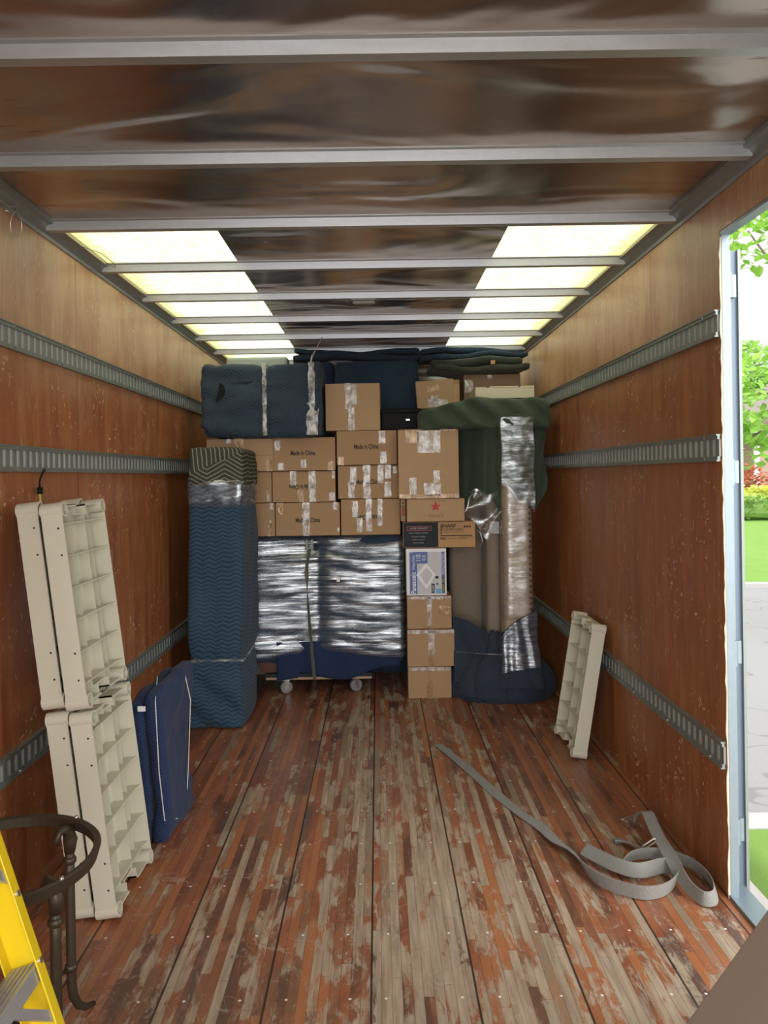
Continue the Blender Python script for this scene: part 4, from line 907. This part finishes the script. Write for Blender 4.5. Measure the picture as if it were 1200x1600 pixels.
for k, z in enumerate((.20, .50, .80, 1.10, 1.40, 1.70, 1.98)):
    m = MB(); m.box(-.070, -.006, -.315, .315, z, z+.006); m.box(-.070, -.064, -.315, .315, z-.026, z); m.box(-.012, -.006, -.315, .315, z-.026, z)
    for q in (-.055, -.042, -.03, -.018): m.box(q-.0015, q+.0015, -.31, .31, z+.006, z+.009)
    st_ = m.build('rung', M['galv'], lad, bevel=.001)
    for yy, s_ in ((.31, -1), (-.31, 1)):
        m = MB(); m.add([(-.012, yy, z-.10), (-.004, yy, z-.10), (-.004, yy+s_*.10, z-.024), (-.012, yy+s_*.10, z-.024), (-.012, yy, z-.125), (-.004, yy, z-.125), (-.004, yy+s_*.13, z-.024), (-.012, yy+s_*.13, z-.024)],
                  [(0, 1, 2, 3), (4, 7, 6, 5), (0, 4, 5, 1), (0, 3, 7, 4), (1, 5, 6, 2), (3, 2, 6, 7)]); m.build('brace', M['galv'], st_)

# taupe board leaning on the near part of the right wall
m = MB(); e0 = at(1079, 1600, 1.5); e1 = at(1200, 1431, 1.5); d_ = (e1-e0).normalized(); b0 = e0-d_*(e0.z/d_.z)
u_ = d_; nrm = Vector((-d_.z, 0, d_.x)); Lb = (XR-.03-b0.x)/d_.x
V = []
for t_, y_, s_ in ((0, 1.5, 0), (Lb, 1.5, 0), (Lb, .75, 0), (0, .75, 0)): V.append(b0+u_*t_+Vector((0, y_-1.5, 0)))
V += [v-nrm*.022 for v in V]; V = [v+Vector((.0, 0, .015)) for v in V]
m.add(V, [(0, 1, 2, 3), (7, 6, 5, 4), (0, 4, 5, 1), (1, 5, 6, 2), (2, 6, 7, 3), (3, 7, 4, 0)])
o = m.build('leaning_board', M['board'], bevel=.004); tag(o, 'large flat taupe board leaning in the near right corner by the side door', 'board')

# ================================================================ outside
GZ = -1.1; GH = -.34
def m_grass():
    t = NT('lawn_grass'); n = t.noise(3, 5); f = t.noise(60, 4, .7)
    col = t.mix(n, (.075, .155, .025), (.13, .235, .045)); col = t.mix(t.ma('MULTIPLY', f, .5), col, (.17, .27, .07))
    return t.end(t.bsdf(col, .9, 0, t.bump(f, .6, .03), spec=.2))
def m_road():
    t = NT('asphalt'); f = t.noise(90, 4, .7); x, y, z = t.sep(); col = t.mix(f, (.13, .133, .14), (.20, .203, .21))
    cr = t.ma('SUBTRACT', 1, t.th(t.ma('ABSOLUTE', t.ma('SUBTRACT', t.noise(.7, 3, .5, dist=.4), .5)), .004, .012)); col = t.mix(t.ma('MULTIPLY', cr, .6), col, (.09, .09, .1))
    return t.end(t.bsdf(col, .85, 0, t.bump(f, .3, .01)))
grass = m_grass()
m = MB(); m.box(-30, 2.3, -20, 5.55, GZ-.2, GZ); m.box(2.3, 40, -20, 1.5, GZ-.2, GZ); struct(m, 'driveway', plain('driveway_concrete', (.36, .35, .33), .85, nscale=6))
m = MB(); m.box(2.3, 40, 1.5, 5.55, GZ-.2, GZ); struct(m, 'verge_near', grass)
m = MB(); m.box(-30, 60, 5.55, 17.3, GZ-.25, GZ-.06); struct(m, 'road', m_road())
m = MB(); m.prism([(17.3, GZ-.2), (60, GZ-.2), (60, GH), (27.3, GH), (17.3, GZ+.03)], -30, 60, 'x'); struct(m, 'lawn_far', grass)
kerb = plain('concrete_kerb', (.30, .29, .28), .85)
m = MB(); m.box(-30, 60, 17.05, 17.32, GZ-.2, GZ+.05); struct(m, 'kerb_far', kerb)
m = MB(); m.box(-30, 60, 5.5, 5.75, GZ-.2, GZ+.01); struct(m, 'kerb_near', kerb)
def m_leaf(name, a, b):
    t = NT(name); n = t.noise(.9, 4); f = t.noise(9, 2); col = t.mix(t.ma('MULTIPLY', t.ma('ADD', n, f), .5), a, b)
    p = t.n('ShaderNodeBsdfPrincipled'); t.set(p.inputs['Base Color'], col); p.inputs['Roughness'].default_value = .55
    tr = t.n('ShaderNodeBsdfTranslucent'); t.set(tr.inputs[0], col); mx = t.n('ShaderNodeMixShader'); mx.inputs[0].default_value = .4
    t.t.links.new(p.outputs[0], mx.inputs[1]); t.t.links.new(tr.outputs[0], mx.inputs[2]); return t.end(mx.outputs[0])
leafA = m_leaf('maple_leaf', (.14, .34, .045), (.36, .58, .10)); leafB = m_leaf('far_leaf', (.10, .26, .05), (.28, .48, .10)); leafR = m_leaf('red_leaf', (.35, .08, .05), (.55, .2, .1)); leafY = m_leaf('yellow_leaf', (.34, .42, .05), (.62, .64, .12)); hedgeM = m_leaf('hedge_leaf', (.10, .22, .04), (.24, .38, .08))
bark = plain('bark', (.16, .12, .09), .9, var=.3, bump=.6)
def leaves(m, c, rad, n, size, sq=(1, 1, 1), seed=0, shell=.35):
    rnd = random.Random(seed)
    for _ in range(n):
        while True:
            p = Vector((rnd.uniform(-1, 1), rnd.uniform(-1, 1), rnd.uniform(-1, 1)))
            if shell < p.length < 1: break
        p = Vector((p.x*rad*sq[0], p.y*rad*sq[1], p.z*rad*sq[2]))+c
        s_ = size*rnd.uniform(.6, 1.3); rot = Matrix.Rotation(rnd.uniform(0, 6.28), 3, 'Z') @ Matrix.Rotation(rnd.uniform(-.9, .9), 3, 'X') @ Matrix.Rotation(rnd.uniform(-.7, .7), 3, 'Y')
        q = [rot @ Vector(v) * s_ + p for v in ((0, -.5, 0), (.28, -.22, .03), (.30, .12, .02), (0, .62, -.05), (-.30, .12, .02), (-.28, -.22, .03))]
        m.add(q, [(0, 1, 2, 3), (0, 3, 4, 5)])
def tree(x, y, crowns, trunk_r, lm, label, size, n, seed, h):
    t = empty('leafy_tree', (x, y, GZ if y < 17 else GH-.05)); tag(t, label, 'tree')
    m = MB(); m.tube([(0, 0, 0), (.1, 0, h*.4), (0, .1, h*.75), (.05, 0, h)], [trunk_r, trunk_r*.8, trunk_r*.5, trunk_r*.2], 10)
    for i, (cx, cy, cz, cr) in enumerate(crowns): m.tube([(0, .05, h*.45), (cx*.5, cy*.5, (h*.5+cz)/2), (cx, cy, cz)], [trunk_r*.4, trunk_r*.25, trunk_r*.08], 7)
    m.build('trunk', bark, t, smooth=True)
    m = MB()
    for i, (cx, cy, cz, cr) in enumerate(crowns): leaves(m, Vector((cx, cy, cz)), cr, int(n*cr*cr), size, (1, 1, .75), seed+i)
    m.build('foliage', lm, t)
# near branchy tree overhanging the street, beyond the side door
tree(7.4, 11.5, [(-1.6, .2, 3.75, 1.05), (-1.9, -.2, 6.1, .9), (-2.0, .3, 3.0, .7), (.0, .3, 4.2, 1.1), (-.3, .3, 6.8, 1.2), (1.7, .2, 5.0, 1.4)], .16, leafA, 'bright green leafy tree across the side door opening, nearest of the trees', .19, 420, 100, 7.2)
tree(13.3, 33, [(-1.2, 0, 3.6, 1.6), (.6, 0, 5.0, 1.9), (.9, 0, 2.6, 1.3)], .3, leafB, 'green tree beyond the far lawn left of the house', .34, 260, 200, 8)
tree(22, 48, [(-3, 0, 5.0, 3.0), (0, 0, 7.5, 3.4), (3.2, 0, 6, 3)], .35, leafB, 'tall green tree rising behind the brown house', .42, 160, 300, 9)
t = empty('red_shrub', (15.2, 31.5, GH)); tag(t, 'reddish leaved shrub beside the brown house behind the hedge', 'shrub')
m = MB(); leaves(m, Vector((-.2, 0, 1.2)), 1.1, 500, .22, (1, 1, .8), 5); m.build('foliage', leafR, t); m = MB(); m.tube([(0, 0, 0), (-.1, 0, 1.2)], .05, 8); m.build('stem', bark, t)
def hedge(x0, x1, y0, y1, h, lm, label, seed, n):
    rnd = random.Random(seed); o_ = MB(); o_.soft(x0, x1, y0, y1, GH, GH+h*.9, .4, .3, .1, 1, seed)
    for _ in range(n):
        p = Vector((rnd.uniform(x0, x1), rnd.choice((y0, rnd.uniform(y0, y1))), GH+h*rnd.uniform(.05, 1)))
        if rnd.random() < .4: p.z = GH+h*rnd.uniform(.85, 1.02)
        leaves(o_, p, .12, 2, .15, (1, 1, 1), rnd.randint(0, 10**6), 0)
    o = o_.build('clipped_hedge', lm); tag(o, label, 'hedge')
hedge(9, 26, 27.5, 28.6, .85, hedgeM, 'low green hedge along the back of the far lawn', 7, 1500)
hedge(10, 24, 28.9, 29.6, 1.15, leafY, 'yellow-green hedge row directly before the brown house', 8, 1200)
# house with lap siding
def m_siding():
    t = NT('brown_lap_siding'); x, y, z = t.sep(); f = t.ma('FRACT', t.ma('DIVIDE', z, .16)); col = t.mix(t.th(f, .86, .98), (.30, .20, .15), (.12, .08, .06))
    return t.end(t.bsdf(col, .7, 0, t.bump(f, .5, .02)))
hs = empty('brown_house', (18.1, 33, GH)); tag(hs, 'brown sided house with a gable beyond the hedge', 'house')
m = MB(); m.box(-1.8, 9, 0, 8, 0, 3.7); m.prism([(-1.8, 3.7), (9, 3.7), (3.6, 6.6)], 0, 8, 'y'); m.build('siding_wall', m_siding(), hs)
m = MB()
for a, b in (((-2.1, 3.54), (3.6, 6.6)), ((9.3, 3.54), (3.6, 6.6))): m.prism([a, b, (b[0], b[1]+.18), (a[0], a[1]+.18)], -.3, 8.3, 'y')
m.build('roof', plain('roof_shingle', (.14, .12, .11), .9, var=.3), hs)
m = MB(); m.box(-1.9, -1.72, -.06, .1, 0, 3.6); m.build('corner_board', M['whitep'], hs)
f = MB(); f.box(.2, 1.6, -.06, .02, .9, 2.3); wf = f.build('window_frame', M['whitep'], hs); f = MB(); f.box(.3, 1.5, -.07, -.05, 1.0, 2.2); f.build('pane', M['black'], wf)
